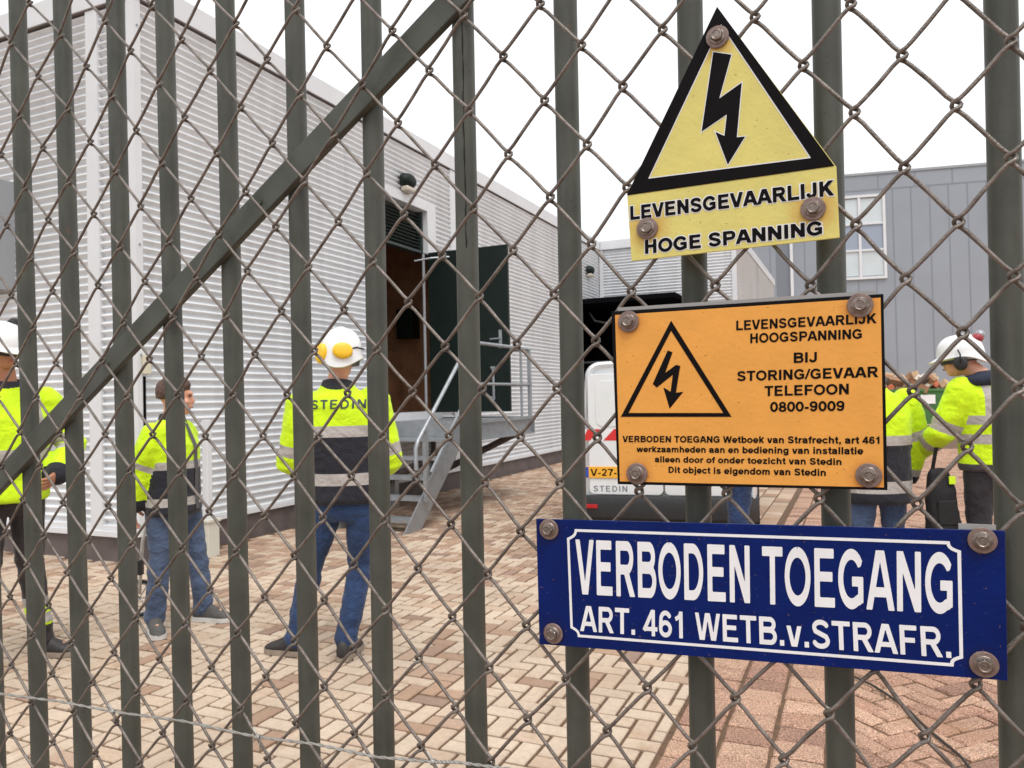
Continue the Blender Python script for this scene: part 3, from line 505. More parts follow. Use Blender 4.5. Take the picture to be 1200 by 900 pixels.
mb = MB(); loop_band(mb, loc(S['tri'], c), loc(S['tri_in'], c), SZ + .0003); flat_poly(mb, loc(S['arrow'], c), SZ + .0003); mb.build('voltage_symbol', M_black, r)
mb = MB()
for t in S['text']:
    small = len(t[0]) > 20; mb = MB()
    text_quad(mb, t[0], loc(t[1:], c), SZ + .0003, step=.045 if small else .032, grow=.022 if small else .016, track=.03 if small else .02)
    mb.build('text_line', M_black, r)
for k, (x, y) in enumerate(bl): bolt(r, x, y, ang=.2 + .4 * k)

# blue sign
S = SIGN_BLUE; r, c = sign_root('no_entry_sign', S['plate'], 'long dark blue enamel sign with white no trespassing lettering')
bl = loc(S['bolts'], c)
M_bl = rust_face('blue_enamel', srgb(4, 28, 92), bl, .010, srgb(26, 30, 66), rough=.34, grime=.14, bleed=.4)
def scratches(m, thr=.79):
    n = m.node_tree.nodes; l = m.node_tree.links; p = n['Principled BSDF']; src = p.inputs['Base Color'].links[0].from_socket
    t = n.new('ShaderNodeTexCoord'); mp = n.new('ShaderNodeMapping'); mp.inputs['Rotation'].default_value = (0, 0, .7); mp.inputs['Scale'].default_value = (60, 420, 1)
    l.new(t.outputs['Object'], mp.inputs['Vector']); z = n.new('ShaderNodeTexNoise'); z.inputs['Scale'].default_value = 1; z.inputs['Detail'].default_value = 3; l.new(mp.outputs[0], z.inputs['Vector'])
    mr = n.new('ShaderNodeMapRange'); mr.inputs['From Min'].default_value = thr - .05; mr.inputs['From Max'].default_value = thr; mr.inputs['To Max'].default_value = .6; l.new(z.outputs['Fac'], mr.inputs['Value'])
    mm = n.new('ShaderNodeMix'); mm.data_type = 'RGBA'; mm.inputs[7].default_value = (*srgb(190, 195, 205), 1)
    l.new(mr.outputs[0], mm.inputs[0]); l.new(src, mm.inputs[6]); l.new(mm.outputs[2], p.inputs['Base Color'])
scratches(M_bl, .80)
mb = MB(); mb.prism(ccw(loc(S['plate'], c)), SZ - .0022, SZ); mb.build('plate', M_bl, r, bevel=.0006)
fr = loc(S['frame'], c)
# concave corners between the frame's straight runs
def notch(p, q, ctr, n=5):
    out = []
    for k in range(n + 1):
        s = k / n; m_ = Vector(p).lerp(Vector(q), s); b = math.sin(math.pi * s) * .0022
        out.append(m_ + (Vector((0, 0)) - m_).normalized() * b)
    return out
pts = []
order = [0, 1, 2, 3, 4, 5, 6, 7]
pts += notch(fr[7], fr[0], None) + notch(fr[1], fr[2], None) + notch(fr[3], fr[4], None) + notch(fr[5], fr[6], None)
A, B = seam_poly(pts, .0026)
mb = MB(); loop_band(mb, A, B, SZ + .0003); mb.build('frame_line', M_white, r)
for t in S['text']:
    mb = MB(); text_quad(mb, t[0], loc(t[1:], c), SZ + .0003, step=.022, grow=.0); mb.build('text_line', M_white, r)
for k, (x, y) in enumerate(bl): bolt(r, x, y, ang=.1 + .5 * k)
mb = MB(); bx, by = bl[2]; mb.box(bx - .016, bx + .010, by + .004, by + .0122, SZ - .0036, SZ - .0025); mb.build('washer_plate', M_back, r)

# yellow sign
S = SIGN_YELLOW; allp = S['plate'] + S['tri']
r, c = sign_root('danger_sign', S['plate'], 'yellow warning triangle sign with lightning arrow, bolted above the orange sign')
bl = loc(S['bolts'], c)
M_ye = rust_face('yellow_enamel', srgb(212, 200, 118), bl, .019, srgb(196, 142, 66), grime=.06, bleed=.6)
mb = MB(); P = loc(S['plate'], c); T3 = ccw(loc(S['tri'], c))
outl = [P[3], P[2], P[1], loc(S['tri'], c)[2], loc(S['tri'], c)[0], loc(S['tri'], c)[1], P[0]]
outl = [P[3], P[2], P[1], loc(S['tri'], c)[0], P[0]]
mb.prism(ccw(outl), SZ - .0022, SZ); mb.build('plate', M_ye, r, bevel=.0004)
tri, tin = loc(S['tri'], c), loc(S['tri_in'], c)
mb = MB(); loop_band(mb, offset_loop(ccw(tri), 0.0), offset_loop(ccw(tin), 0.0), SZ + .0004); flat_poly(mb, loc(S['arrow'], c), SZ + .0004); mb.build('voltage_symbol', M_black, r)
mb = MB(); ti = ccw(tin); loop_band(mb, offset_loop(ti, .0010), offset_loop(ti, -.0004), SZ + .0002)
ar = ccw(loc(S['arrow'], c)); loop_band(mb, offset_loop(ar, -.0008), offset_loop(ar, .0004), SZ + .0002)
for t in S['text']: text_quad(mb, t[0], loc(t[1:], c), SZ + .0002, step=.03, grow=.10, track=.04)
mb.build('white_outline', M_white, r)
for t in S['text']:
    mb = MB(); text_quad(mb, t[0], loc(t[1:], c), SZ + .0006, step=.026, grow=.03, track=.04); mb.build('text_line', M_black, r)
for k, (x, y) in enumerate(bl): bolt(r, x, y, ang=.35 + .4 * k)

# ------------------------------------------------------------------ building axes: a along the long wall, b out of it
BO = Vector((-3.4372, 7.0655, 0)); A1 = Vector((0.40756, 0.91318, 0)); B1 = Vector((0.91318, -0.40756, 0))
UP = Vector((0, 0, 1))
BM = frame(BO, B1, A1, UP)                     # local x = b (outwards), y = a (along), z up
def W(a, b, z=0.0): return BO + A1 * a + B1 * b + UP * z

# ------------------------------------------------------------------ ground
M_sand = mat('jointing_sand', srgb(112, 86, 66), 0.95, col2=srgb(84, 64, 48), vscale=30, detail=8)
mb = MB(); mb.add([(-400, -120, -.012), (400, -120, -.012), (400, 500, -.012), (-400, 500, -.012)], [(0, 1, 2, 3)])
gr = mb.build('ground', M_sand); tag(gr, kind='structure')

def brick_mat(name, stops, rough, speck=None, wet=None):
    m = bpy.data.materials.new(name); m.use_nodes = True
    n = m.node_tree.nodes; l = m.node_tree.links; p = n['Principled BSDF']; p.inputs['Roughness'].default_value = rough
    p.inputs['Specular IOR Level'].default_value = 0.3
    at = n.new('ShaderNodeAttribute'); at.attribute_name = 'tone'
    r = n.new('ShaderNodeValToRGB'); r.color_ramp.elements.remove(r.color_ramp.elements[1])
    for k, (pos, col) in enumerate(stops):
        e = r.color_ramp.elements[0] if k == 0 else r.color_ramp.elements.new(pos)
        e.position = pos; e.color = (*col, 1)
    l.new(at.outputs['Fac'], r.inputs[0])
    t = n.new('ShaderNodeTexCoord')
    def noise_(sc, det, lo, hi, a, b):
        z = n.new('ShaderNodeTexNoise'); z.inputs['Scale'].default_value = sc; z.inputs['Detail'].default_value = det; z.inputs['Roughness'].default_value = .65
        l.new(t.outputs['Object'], z.inputs['Vector'])
        mr = n.new('ShaderNodeMapRange'); mr.inputs['From Min'].default_value = lo; mr.inputs['From Max'].default_value = hi; mr.inputs['To Min'].default_value = a; mr.inputs['To Max'].default_value = b
        l.new(z.outputs['Fac'], mr.inputs['Value']); return mr.outputs[0]
    src = r.outputs[0]
    for sc, det, lo, hi, a, b in ((.9, 7, .3, .7, .76, 1.10), (38, 6, .25, .75, .84, 1.12)) + ((speck,) if speck else ()):
        f = noise_(sc, det, lo, hi, a, b)
        mm = n.new('ShaderNodeMix'); mm.data_type = 'RGBA'; mm.blend_type = 'MULTIPLY'; mm.inputs[0].default_value = 1
        cmb = n.new('ShaderNodeCombineColor'); [l.new(f, cmb.inputs[q]) for q in range(3)]
        l.new(src, mm.inputs[6]); l.new(cmb.outputs[0], mm.inputs[7]); src = mm.outputs[2]
    # brown stains
    f = noise_(3.4, 7, .56, .70, 0, .55)
    mm = n.new('ShaderNodeMix'); mm.data_type = 'RGBA'; mm.inputs[7].default_value = (*srgb(150, 116, 86), 1)
    l.new(f, mm.inputs[0]); l.new(src, mm.inputs[6]); src = mm.outputs[2]
    l.new(src, p.inputs['Base Color'])
    z = n.new('ShaderNodeTexNoise'); z.inputs['Scale'].default_value = 120; z.inputs['Detail'].default_value = 4; l.new(t.outputs['Object'], z.inputs['Vector'])
    b = n.new('ShaderNodeBump'); b.inputs['Strength'].default_value = .35; b.inputs['Distance'].default_value = .004; l.new(z.outputs['Fac'], b.inputs['Height']); l.new(b.outputs[0], p.inputs['Normal'])
    return m
CREAM = srgb(190, 169, 149); TAN = srgb(176, 149, 129); BROWN = srgb(168, 138, 116); DKB = srgb(146, 122, 108)
M_cream = brick_mat('cream_pavers', [(0, CREAM), (.30, srgb(199, 180, 160)), (.55, srgb(185, 160, 138)), (.72, TAN), (.86, BROWN), (1, DKB)], .85)
M_red = brick_mat('red_pavers', [(0, srgb(160, 127, 108)), (.35, srgb(176, 143, 122)), (.7, srgb(158, 122, 104)), (1, srgb(134, 104, 90))], .8, speck=(150, 4, .42, .66, .62, 2.0))

def paving(name, rects, m, gap, lip, label_tone, seed, jitter=.0016, rough_edge=0.0):
    """rects: (cx, cy, half along, half across, angle) in b, a; each brick is its own raised block in one surface mesh"""
    r = np.random.default_rng(seed); n = len(rects)
    V = np.zeros((n, 12, 3)); tone = np.zeros(n)
    R = np.array(rects)
    hx = R[:, 2] - gap / 2; hy = R[:, 3] - gap / 2
    sg = np.array([(-1, -1), (1, -1), (1, 1), (-1, 1)], float)
    ca, sa = np.cos(R[:, 4]), np.sin(R[:, 4])
    dz = r.normal(0, jitter, n); tx = r.normal(0, .006, n); ty = r.normal(0, .006, n)
    for k in range(4):
        for lev, (ins, z) in enumerate(((0.0, -.02), (0.0, -lip * .9), (lip, 0.0))):
            jx = r.uniform(-rough_edge, rough_edge, n) if lev else 0; jy = r.uniform(-rough_edge, rough_edge, n) if lev else 0
            x = sg[k, 0] * (hx - ins) + jx; y = sg[k, 1] * (hy - ins) + jy
            V[:, lev * 4 + k, 0] = R[:, 0] + x * ca - y * sa; V[:, lev * 4 + k, 1] = R[:, 1] + x * sa + y * ca
            V[:, lev * 4 + k, 2] = z + dz + (x * tx + y * ty) * (lev > 0)
    V = V.reshape(-1, 3)
    me = bpy.data.meshes.new(name); F = []
    base = [(8, 9, 10, 11)] + [(l * 4 + k, l * 4 + (k + 1) % 4, l * 4 + 4 + (k + 1) % 4, l * 4 + 4 + k) for l in (0, 1) for k in range(4)]
    for q in range(n):
        o = q * 12; F += [tuple(o + i for i in f) for f in base]
    me.from_pydata(V.tolist(), [], F); me.materials.append(m)
    tones = label_tone(R[:, 0], R[:, 1], r)
    at = me.attributes.new('tone', 'FLOAT', 'FACE'); at.data.foreach_set('value', np.repeat(tones, 9).astype(np.float32))
    o = bpy.data.objects.new(name, me); C.objects.link(o); o.matrix_world = BM; tag(o, kind='structure'); return o

def herring(b0, b1, a0, a1, u, ang=0.0, ctr=(0, 0)):
    out = []; ca, sa = math.cos(ang), math.sin(ang); rad = int(max(b1 - b0, a1 - a0) / u) + 6
    mb_, ma_ = (b0 + b1) / 2, (a0 + a1) / 2
    for x in range(-rad, rad):
        for y in range(-rad, rad):
            k = (x - y) % 4
            if k == 0: cx, cy, hx, hy = x + 1, y + .5, 1, .5
            elif k == 3: cx, cy, hx, hy = x + .5, y + 1, .5, 1
            else: continue
            cx *= u; cy *= u
            wx, wy = mb_ + cx * ca - cy * sa, ma_ + cx * sa + cy * ca
            if b0 <= wx <= b1 and a0 <= wy <= a1: out.append((wx, wy, hx * u, hy * u, ang))
    return out
U = 0.0985
def tone_cream(x, y, r):
    n = len(x); low = np.array([noise.noise(Vector((a * .55, b * .55, 3.3))) for a, b in zip(x, y)])
    near_wall = np.clip(1 - x / 2.4, 0, 1) * (y > 0) * .22
    rr = r.random(n); th = .95 - np.clip(low, 0, 1) * .55 - near_wall * 1.3 - np.clip((y - -2.0) / 4, 0, 1) * .34
    t = np.clip(r.uniform(0, .52, n) + np.clip((y + 2.5) / 8, 0, 1) * .14, 0, .66); brown = rr > th
    t[brown] = r.uniform(.66, 1.0, brown.sum()); return t
BL = 5.25
def trim(rects, lo, hi):
    out = []
    for cx, cy, hx, hy, an in rects:
        x0, x1 = max(cx - hx, lo), min(cx + hx, hi)
        if x1 - x0 > .025: out.append(((x0 + x1) / 2, cy, (x1 - x0) / 2, hy, an))
    return out
cream = trim(herring(-7.0, BL + .1, -7.0, 22.0, U), -7.0, BL)
cream = [c for c in cream if c[1] < -.03 or c[0] - c[2] > .03]
cream = [c for c in cream if not (c[1] > 2.6 and c[0] + c[2] > 4.16)]
for k in range(int(20 / .21)):
    for q in range(5):
        a = 2.72 + k * .21 + (.105 if q % 2 else 0)
        if a < 22: cream.append((4.26 + q * .208, a, .104, .105, 0.0))
paving('cream_brick_paving', cream, M_cream, .0165, .006, tone_cream, 3)
red = []
for k in range(int(29 / .155)):
    for q in range(3):
        red.append((BL + .11 + q * .205, -7 + k * .155 + (0.07 if q % 2 else 0), .1, .0765, 0.0))
red += herring(BL + .70, 12.5, -7.0, 16.0, .1, R_(45))
paving('red_brick_paving', red, M_red, .013, .009, lambda x, y, r: np.clip(r.normal(.42, .26, len(x)), 0, 1), 5, jitter=.003, rough_edge=.004)
# plain paving further out, on the same bed
M_far = mat('far_paving', srgb(196, 170, 142), 0.9, col2=srgb(168, 140, 114), vscale=3, detail=9)
mb = MB()
mb.add([tuple(W(a, b, -.006)) for a, b in ((22, 0), (22, 14), (70, 40), (70, 0))], [(0, 1, 2, 3)])
mb.add([tuple(W(a, b, -.006)) for a, b in ((-7, 12.4), (16, 12.4), (22, 14), (60, 40), (-7, 40))], [(0, 1, 2, 3, 4)])
mb.add([tuple(W(a, b, -.006)) for a, b in ((-7, -7), (0, -7), (0, -40), (-7, -40))], [(0, 1, 2, 3)])
o = mb.build('yard_paving', M_far); tag(o, kind='structure')

mb = MB(); kp = [(1.30, 5.2), (1.60, 4.2), (1.717, 3.78), (1.747, 3.45), (1.713, 3.03), (1.66, 2.78), (1.50, 2.2), (1.62, 1.6)]
cp = []
for k in range(len(kp) - 1):
    for s in np.linspace(0, 1, 8, endpoint=False):
        x = kp[k][0] + (kp[k + 1][0] - kp[k][0]) * s; y = kp[k][1] + (kp[k + 1][1] - kp[k][1]) * s; cp.append((x + .008 * math.sin(y * 9), y, .012))
mb.tube(cp, .006, 8); cb = mb.build('cable', mat('black_rubber_cable', srgb(48, 42, 38), .6), smooth=True); tag(cb, 'thin dark cable lying across the reddish brick paving', 'cable')

# ------------------------------------------------------------------ corrugated warehouse
M_clad = mat('white_corrugated_steel', srgb(219, 221, 224), 0.42, var=0.05, vscale=1.2, coat=0.1)
n_ = M_clad.node_tree.nodes; l_ = M_clad.node_tree.links; p_ = n_['Principled BSDF']; s_ = p_.inputs['Base Color'].links[0].from_socket
t_ = n_.new('ShaderNodeTexCoord'); m_ = n_.new('ShaderNodeMapping'); m_.inputs['Scale'].default_value = (5, 5, .22); l_.new(t_.outputs['Object'], m_.inputs['Vector'])
z_ = n_.new('ShaderNodeTexNoise'); z_.inputs['Scale'].default_value = 1.6; z_.inputs['Detail'].default_value = 6; l_.new(m_.outputs[0], z_.inputs['Vector'])
r_ = n_.new('ShaderNodeMapRange'); r_.inputs['From Min'].default_value = .35; r_.inputs['From Max'].default_value = .72; r_.inputs['To Min'].default_value = 1.03; r_.inputs['To Max'].default_value = .90; l_.new(z_.outputs['Fac'], r_.inputs['Value'])
h_ = n_.new('ShaderNodeHueSaturation'); l_.new(s_, h_.inputs['Color']); l_.new(r_.outputs[0], h_.inputs['Value']); l_.new(h_.outputs[0], p_.inputs['Base Color'])
M_trim = mat('white_flashing', srgb(212, 213, 216), 0.4, var=0.04, vscale=2)
M_plinth = mat('dark_brown_grey_plinth', srgb(98, 88, 86), 0.8, var=0.22, vscale=5, bump=.2, bscale=60)
M_dark = mat('near_black_green_steel', srgb(18, 30, 26), 0.5, var=0.15, vscale=6, spec=.25)
M_louv = mat('dark_louvre', srgb(46, 56, 54), 0.5)
M_frameg = mat('grey_frame', srgb(150, 152, 156), 0.45)
M_galv = mat('galvanised_steel', srgb(158, 162, 166), 0.42, 0.55, var=0.14, vscale=12, bump=.08, bscale=90)
M_inside = mat('brown_plywood', srgb(168, 124, 92), 0.8, col2=srgb(132, 96, 70), vscale=4)
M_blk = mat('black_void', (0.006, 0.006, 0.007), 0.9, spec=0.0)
M_grey = mat('mid_grey_paint', srgb(150, 154, 160), 0.5)
M_roof = mat('roof_sheet', srgb(150, 150, 152), 0.7)

PITCH, AMP = 0.0762, 0.0205
def corrug(mb, P, along, out, s0, s1, z0, z1):
    """sinusoidal sheet; P origin, waves run along 'along'"""
    n = max(4, int((z1 - z0) / (PITCH / 8))); rows = []
    zs = np.linspace(z0, z1, n + 1)
    for z in zs:
        d = (.0035 if int(z / 1.067) % 2 else 0) + AMP * math.sin(2 * math.pi * z / PITCH)
        rows.append((P + along * s0 + out * d + UP * z, P + along * s1 + out * d + UP * z))
    V = []; F = []
    for k, (p, q) in enumerate(rows):
        V += [p, q]
        if k: F.append((2 * k - 2, 2 * k - 1, 2 * k + 1, 2 * k))
    mb.add(V, F)
def bbox(mb, a0, a1, b0, b1, z0, z1, mi=0): mb.box(b0, b1, a0, a1, z0, z1, BM, mi)

wh = empty('warehouse', frame(BO, B1, A1, UP), 'white corrugated steel warehouse with an open dark green door above a steel landing', 'building')
def part(mb, name, m, parent=wh, **k):
    o = mb.build(name, m, None, **k)
    if parent is not None:
        o.parent = parent; o.matrix_parent_inverse = parent.matrix_basis.inverted()
    return o
H0, H1, HT = .31, 5.24, 5.47
DA0, DA1, DZ0, DZ1 = 3.95, 5.29, 1.22, 4.37
mb = MB()
for s0, s1, z0, z1 in ((.035, 3.74, H0, H1), (5.52, 6.05, H0, H1), (6.24, 12.6, H0, H1), (3.74, 5.52, 4.49, H1), (3.74, 5.52, H0, 1.19), (12.6, 14.2, 3.72, H1)):
    corrug(mb, W(0, 0), A1, B1, s0, s1, z0, z1)
part(mb, 'long_wall_cladding', M_clad, smooth=True)
mb = MB()
for s0, s1 in ((.05, .455), (.615, 4.2), (4.36, 9.0)): corrug(mb, W(0, 0), -B1, -A1, s0, s1, H0 - .03, H1 + .02)
part(mb, 'end_wall_cladding', M_clad, smooth=True)
mb = MB(); bbox(mb, -.04, .045, -.06, .032, H0 - .06, H1 + .01); part(mb, 'corner_trim', M_trim, bevel=.004)
for b0, b1 in ((-.615, -.455), (-4.36, -4.2)):
    mb = MB(); bbox(mb, -.035, .02, b0, b1, H0 - .06, H1 + .01); part(mb, 'panel_joint_trim', M_trim, bevel=.003)
mb = MB(); bbox(mb, 6.05, 6.24, -.02, .032, H0, H1); part(mb, 'panel_joint_trim', M_trim, bevel=.003)
# roof edge
mb = MB(); bbox(mb, -.05, 24.0, -.2, .045, H1, HT); bbox(mb, -.05, .2, -9.0, -.2, H1, HT)
part(mb, 'roof_flashing', M_trim, bevel=.006)
mb = MB(); bbox(mb, -.02, 24, .0, .036, H1 - .012, H1 - .001); bbox(mb, -.041, -.001, -9.0, -.0, H1 - .012, H1 - .001); part(mb, 'painted_shadow_line', M_plinth)  # thin dark strip painted in as the shadow line below the flashing
mb = MB(); bbox(mb, .2, 24, -9.0, -.2, HT - .12, HT - .04); part(mb, 'roof', M_roof)
mb = MB(); bbox(mb, .03, 12.6, -.25, -.014, -.1, H0 - .003); bbox(mb, .0, .24, -9.0, -.25, -.1, H0 - .003); part(mb, 'plinth', M_plinth, bevel=.004)
mb = MB(); bbox(mb, .07, 12.6, -.014, .030, H0 - .05, H0 + .004); bbox(mb, -.05, .0, -9.0, -.115, H0 - .075, H0 - .02); bbox(mb, -.032, .0, -9.0, -.115, H0 - .02, H0 + .03); part(mb, 'base_flashing', M_trim, bevel=.004)
# door: frame, louvre, open leaf, room behind
mb = MB()
bbox(mb, 3.72, 3.95, -.25, .03, 1.19, 4.50); bbox(mb, 5.29, 5.54, -.0, .03, 3.70, 4.50); bbox(mb, 5.33, 5.54, -.0, .03, 1.19, 3.70); bbox(mb, 3.95, 5.29, -.25, .03, 4.37, 4.50); bbox(mb, 5.29, 5.54, -.07, -.0, 3.72, 4.50)
part(mb, 'door_frame', M_trim, bevel=.004)
mb = MB(); bbox(mb, 3.95, 5.29, -.20, -.17, 3.72, 4.37)
for k in range(11):
    z = 3.78 + k * .053
    mb.box(-.035, .035, 3.99, 5.25, -.004, .004, BM @ Matrix.Translation((-.125, 0, z)) @ Matrix.Rotation(R_(35), 4, 'Y'))
bbox(mb, 3.95, 5.29, -.17, -.06, 3.72, 3.755); bbox(mb, 3.95, 3.99, -.17, -.06, 3.755, 4.37); bbox(mb, 5.25, 5.29, -.17, -.06, 3.755, 4.37)
part(mb, 'louvre', M_louv)
mb = MB(); bbox(mb, 5.262, 5.318, .036, 1.38, DZ0 + .03, 3.72)
leaf = part(mb, 'door_leaf', M_dark, bevel=.004)
def sub(mb, name, m, p, **k):
    o = mb.build(name, m, None, **k); o.parent = p; o.matrix_parent_inverse = (p.matrix_parent_inverse).copy() if False else (wh.matrix_basis.inverted()); 
    o.matrix_parent_inverse = Matrix.Identity(4) if False else p_inv(p); return o
def p_inv(p):
    M_ = p.matrix_basis.copy(); q = p
    while q.parent is not None:
        M_ = q.parent.matrix_basis @ q.matrix_parent_inverse @ M_ if q is p else q.parent.matrix_basis @ q.matrix_parent_inverse @ M_
        q = q.parent
    return M_.inverted()
mb = MB(); bbox(mb, 5.255, 5.262, 1.22, 1.27, 2.19, 2.46); mb.tube([W(5.26, 1.245, 2.33), W(5.21, 1.245, 2.33), W(5.205, 1.10, 2.325)], .011, 8)
sub(mb, 'door_handle', M_galv, leaf)
mb = MB(); mb.tube([W(5.235, 1.13, 1.42), W(5.235, 1.125, 1.90)], .020, 8); mb.tube([W(5.235, 1.16, 1.90), W(5.235, 1.09, 1.90)], .02, 8); mb.tube([W(5.235, 1.08, 1.46), W(5.235, 1.15, 1.46)], .016, 8)
sub(mb, 'drop_bolt', M_galv, leaf)
mb = MB(); mb.tube([W(5.235, -.03, 1.25), W(5.235, -.03, 3.70)], .022, 10); part(mb, 'door_jamb_post', M_frameg)
mb = MB(); mb.tube([W(5.0, -.05, 3.56), W(5.1, .18, 3.60), W(5.25, .42, 3.62)], .014, 8); part(mb, 'door_stay', M_galv)
mb = MB(); bbox(mb, 3.2, 6.4, -3.3, -3.2, .9, 4.6); bbox(mb, 6.4, 6.5, -3.3, -.26, .9, 4.6); bbox(mb, 3.1, 3.2, -3.3, -.26, .9, 4.6); bbox(mb, 3.2, 6.4, -3.2, -.26, 4.5, 4.6); bbox(mb, 3.2, 6.4, -3.2, -.26, 1.1, 1.2)
part(mb, 'room_lining', M_inside)
mb = MB(); bbox(mb, 5.9, 6.38, -2.4, -1.2, 1.2, 2.3); part(mb, 'switch_cabinet', M_inside, bevel=.01)
mb = MB(); bbox(mb, 6.1, 6.38, -1.1, -.8, 2.5, 3.0); part(mb, 'junction_box', M_dark, bevel=.01)
# bulkhead lamp over the door
def bulkhead(a, b, z, parent):
    mb = MB(); q = []
    for k in range(9):
        t = k / 8; q.append([W(a + .17 * math.cos(w) * math.sin(math.acos(min(1, t * .98))) ** .6, b + .03 + t * .14, z + .12 * math.sin(w) * math.sin(math.acos(min(1, t * .98))) ** .6) for w in np.linspace(0, 2 * math.pi, 18, endpoint=False)])
    mb.rings(q); o = part(mb, 'lamp_body', M_dark, parent, smooth='auto')
    mb = MB(); mb.box(b + .02, b + .15, a - .13, a + .13, z - .17, z - .09, BM); mb.build('lamp_glass', mat('frosted_glass', srgb(196, 186, 172), .3), None, bevel=.03, seg=4).parent = o
    bpy.context.view_layer.update(); c = o.children[0]; c.matrix_parent_inverse = o.matrix_world.inverted()
bpy.context.view_layer.update()
lp = empty('wall_lamp', BM @ Matrix.Translation((0, 4.66, 4.66)), 'small dark bulkhead lamp on the white wall above the open dark green door', 'wall lamp')
bulkhead(4.66, 0, 4.68, lp)
# hood on the end wall
hd = empty('ventilation_hood', BM @ Matrix.Translation((-2.1, 0, 2.65)), 'grey vertical ventilation hood with slanting top on the corrugated end wall', 'vent hood')
mb = MB(); mb.prism([(-2.75, 2.66), (-1.74, 2.66), (-1.74, 3.62), (-2.75, 3.30)], .0, .16, frame(BO, B1, UP, -A1)); part(mb, 'hood_shell', M_grey, hd, bevel=.006)
mb = MB(); mb.prism([(-1.738, 2.64), (-1.70, 2.64), (-1.70, 3.74), (-1.738, 3.60)], .0, .20, frame(BO, B1, UP, -A1)); part(mb, 'side_flange', M_frameg, hd)
for k in range(5):
    mb = MB(); z = .9 + k * 1.02; mb.tube([W(.006, .030, z), W(.006, .040, z)], .011, 10); part(mb, 'trim_screw', M_frameg)
# slot and lock box in the corner trim
mb = MB(); bbox(mb, .02, .05, .0355, .0375, .75, 1.72); part(mb, 'cable_slot', M_blk)
mb = MB(); bbox(mb, .01, .075, .0352, .085, 1.74, 1.92); part(mb, 'key_box', mat('cream_plastic', srgb(208, 200, 176), .5), bevel=.006)
# cable opening at the far end of the long wall and the annex
an = empty('annex', BM @ Matrix.Translation((0, 14.2, 0)), 'white corrugated annex across the end of the warehouse yard with a dark loading bay', 'building')
mb = MB()
corrug(mb, W(14.2, 0), B1, -A1, .10, 3.36, 3.72, H1); corrug(mb, W(14.2, 0), B1, -A1, 2.3, 3.36, H0, 3.72)
part(mb, 'front_cladding', M_clad, an, smooth=True)
mb = MB(); corrug(mb, W(14.2, 3.46), A1, B1, .08, 9.6, H0, H1); part(mb, 'side_cladding', M_clad, an, smooth=True)
mb = MB(); bbox(mb, 14.155, 14.22, 3.36, 3.475, 0, H1); part(mb, 'corner_trim', M_trim, an, bevel=.004)
mb = MB(); bbox(mb, 14.15, 14.25, .018, .11, 3.70, H1); part(mb, 'inner_corner_trim', M_trim, an, bevel=.004)
mb = MB(); bbox(mb, 18.6, 18.63, 3.472, 3.482, H0, H1); part(mb, 'panel_joint', M_frameg, an)
mb = MB(); bbox(mb, 14.13, 14.4, .05, 3.50, H1, HT); bbox(mb, 14.4, 23.9, 3.30, 3.50, H1, HT); part(mb, 'roof_flashing', M_trim, an, bevel=.006)
mb = MB(); bbox(mb, 14.4, 24, .05, 3.3, HT - .12, HT - .05); part(mb, 'roof', M_roof, an)
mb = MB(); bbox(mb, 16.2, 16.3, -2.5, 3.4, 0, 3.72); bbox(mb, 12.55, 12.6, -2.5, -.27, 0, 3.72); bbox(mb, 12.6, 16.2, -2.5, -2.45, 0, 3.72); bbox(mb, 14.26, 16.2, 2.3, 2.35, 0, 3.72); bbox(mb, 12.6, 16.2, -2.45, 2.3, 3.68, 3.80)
part(mb, 'loading_bay_lining', M_blk, an)  # bay interior coloured black: its shade is put into the colour, lintel too
mb = MB(); bbox(mb, 13.6, 16.2, -2.4, 2.3, .0, 1.2); part(mb, 'loading_dock', M_plinth, an)
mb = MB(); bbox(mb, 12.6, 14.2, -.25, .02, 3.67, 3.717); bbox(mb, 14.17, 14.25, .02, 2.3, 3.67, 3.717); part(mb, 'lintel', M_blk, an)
mb = MB()
for z in (2.31, 1.8): mb.tube([W(13.75, -.9, z), W(13.75, 2.2, z)], .03, 8)
for b in (-.9, .1, 1.2, 2.2): mb.tube([W(13.75, b, 1.2), W(13.75, b, 2.31)], .03, 8)
part(mb, 'guard_rail', M_galv, an, smooth='auto')
mb = MB(); mb.tube([W(14.05, -.25, 3.62), W(14.05, -.1, 3.40), W(14.05, .2, 3.33), W(14.05, .55, 3.42), W(14.05, .75, 3.60), W(14.1, 1.0, 3.62)], .025, 8); part(mb, 'hanging_hose', M_grey, an, smooth=True)
lp2 = empty('wall_lamp', BM @ Matrix.Translation((0, 13.2, 4.55)), 'small dark bulkhead lamp on the far wall beside the annex corner', 'wall lamp')
bulkhead(13.2, 0, 4.58, lp2)
# lightning rods
M_rod = mat('rod', srgb(190, 192, 196), .4, .6)
def mast(a, b, h, label):
    r = empty('lightning_rod', BM @ Matrix.Translation((b, a, HT - .05)), label, 'lightning rod', 'thin lightning rods on the warehouse roof')
    mb = MB(); mb.tube([W(a, b, HT - .05), W(a, b, HT + h * .5), W(a, b, HT + h)], [.009, .007, .003], 6); part(mb, 'rod', M_rod, r)
    mb = MB(); bbox(mb, a - .12, a + .12, b - .12, b + .12, HT - .05, HT + .04); part(mb, 'base_block', M_plinth, r)
mast(3.2, -.75, 2.3, 'thin pale lightning rod on the roof near the corner, left of the diagonal brace')
mast(15.2, 1.15, 3.0, 'thin pale lightning rod on the roof beside the yellow triangle sign')

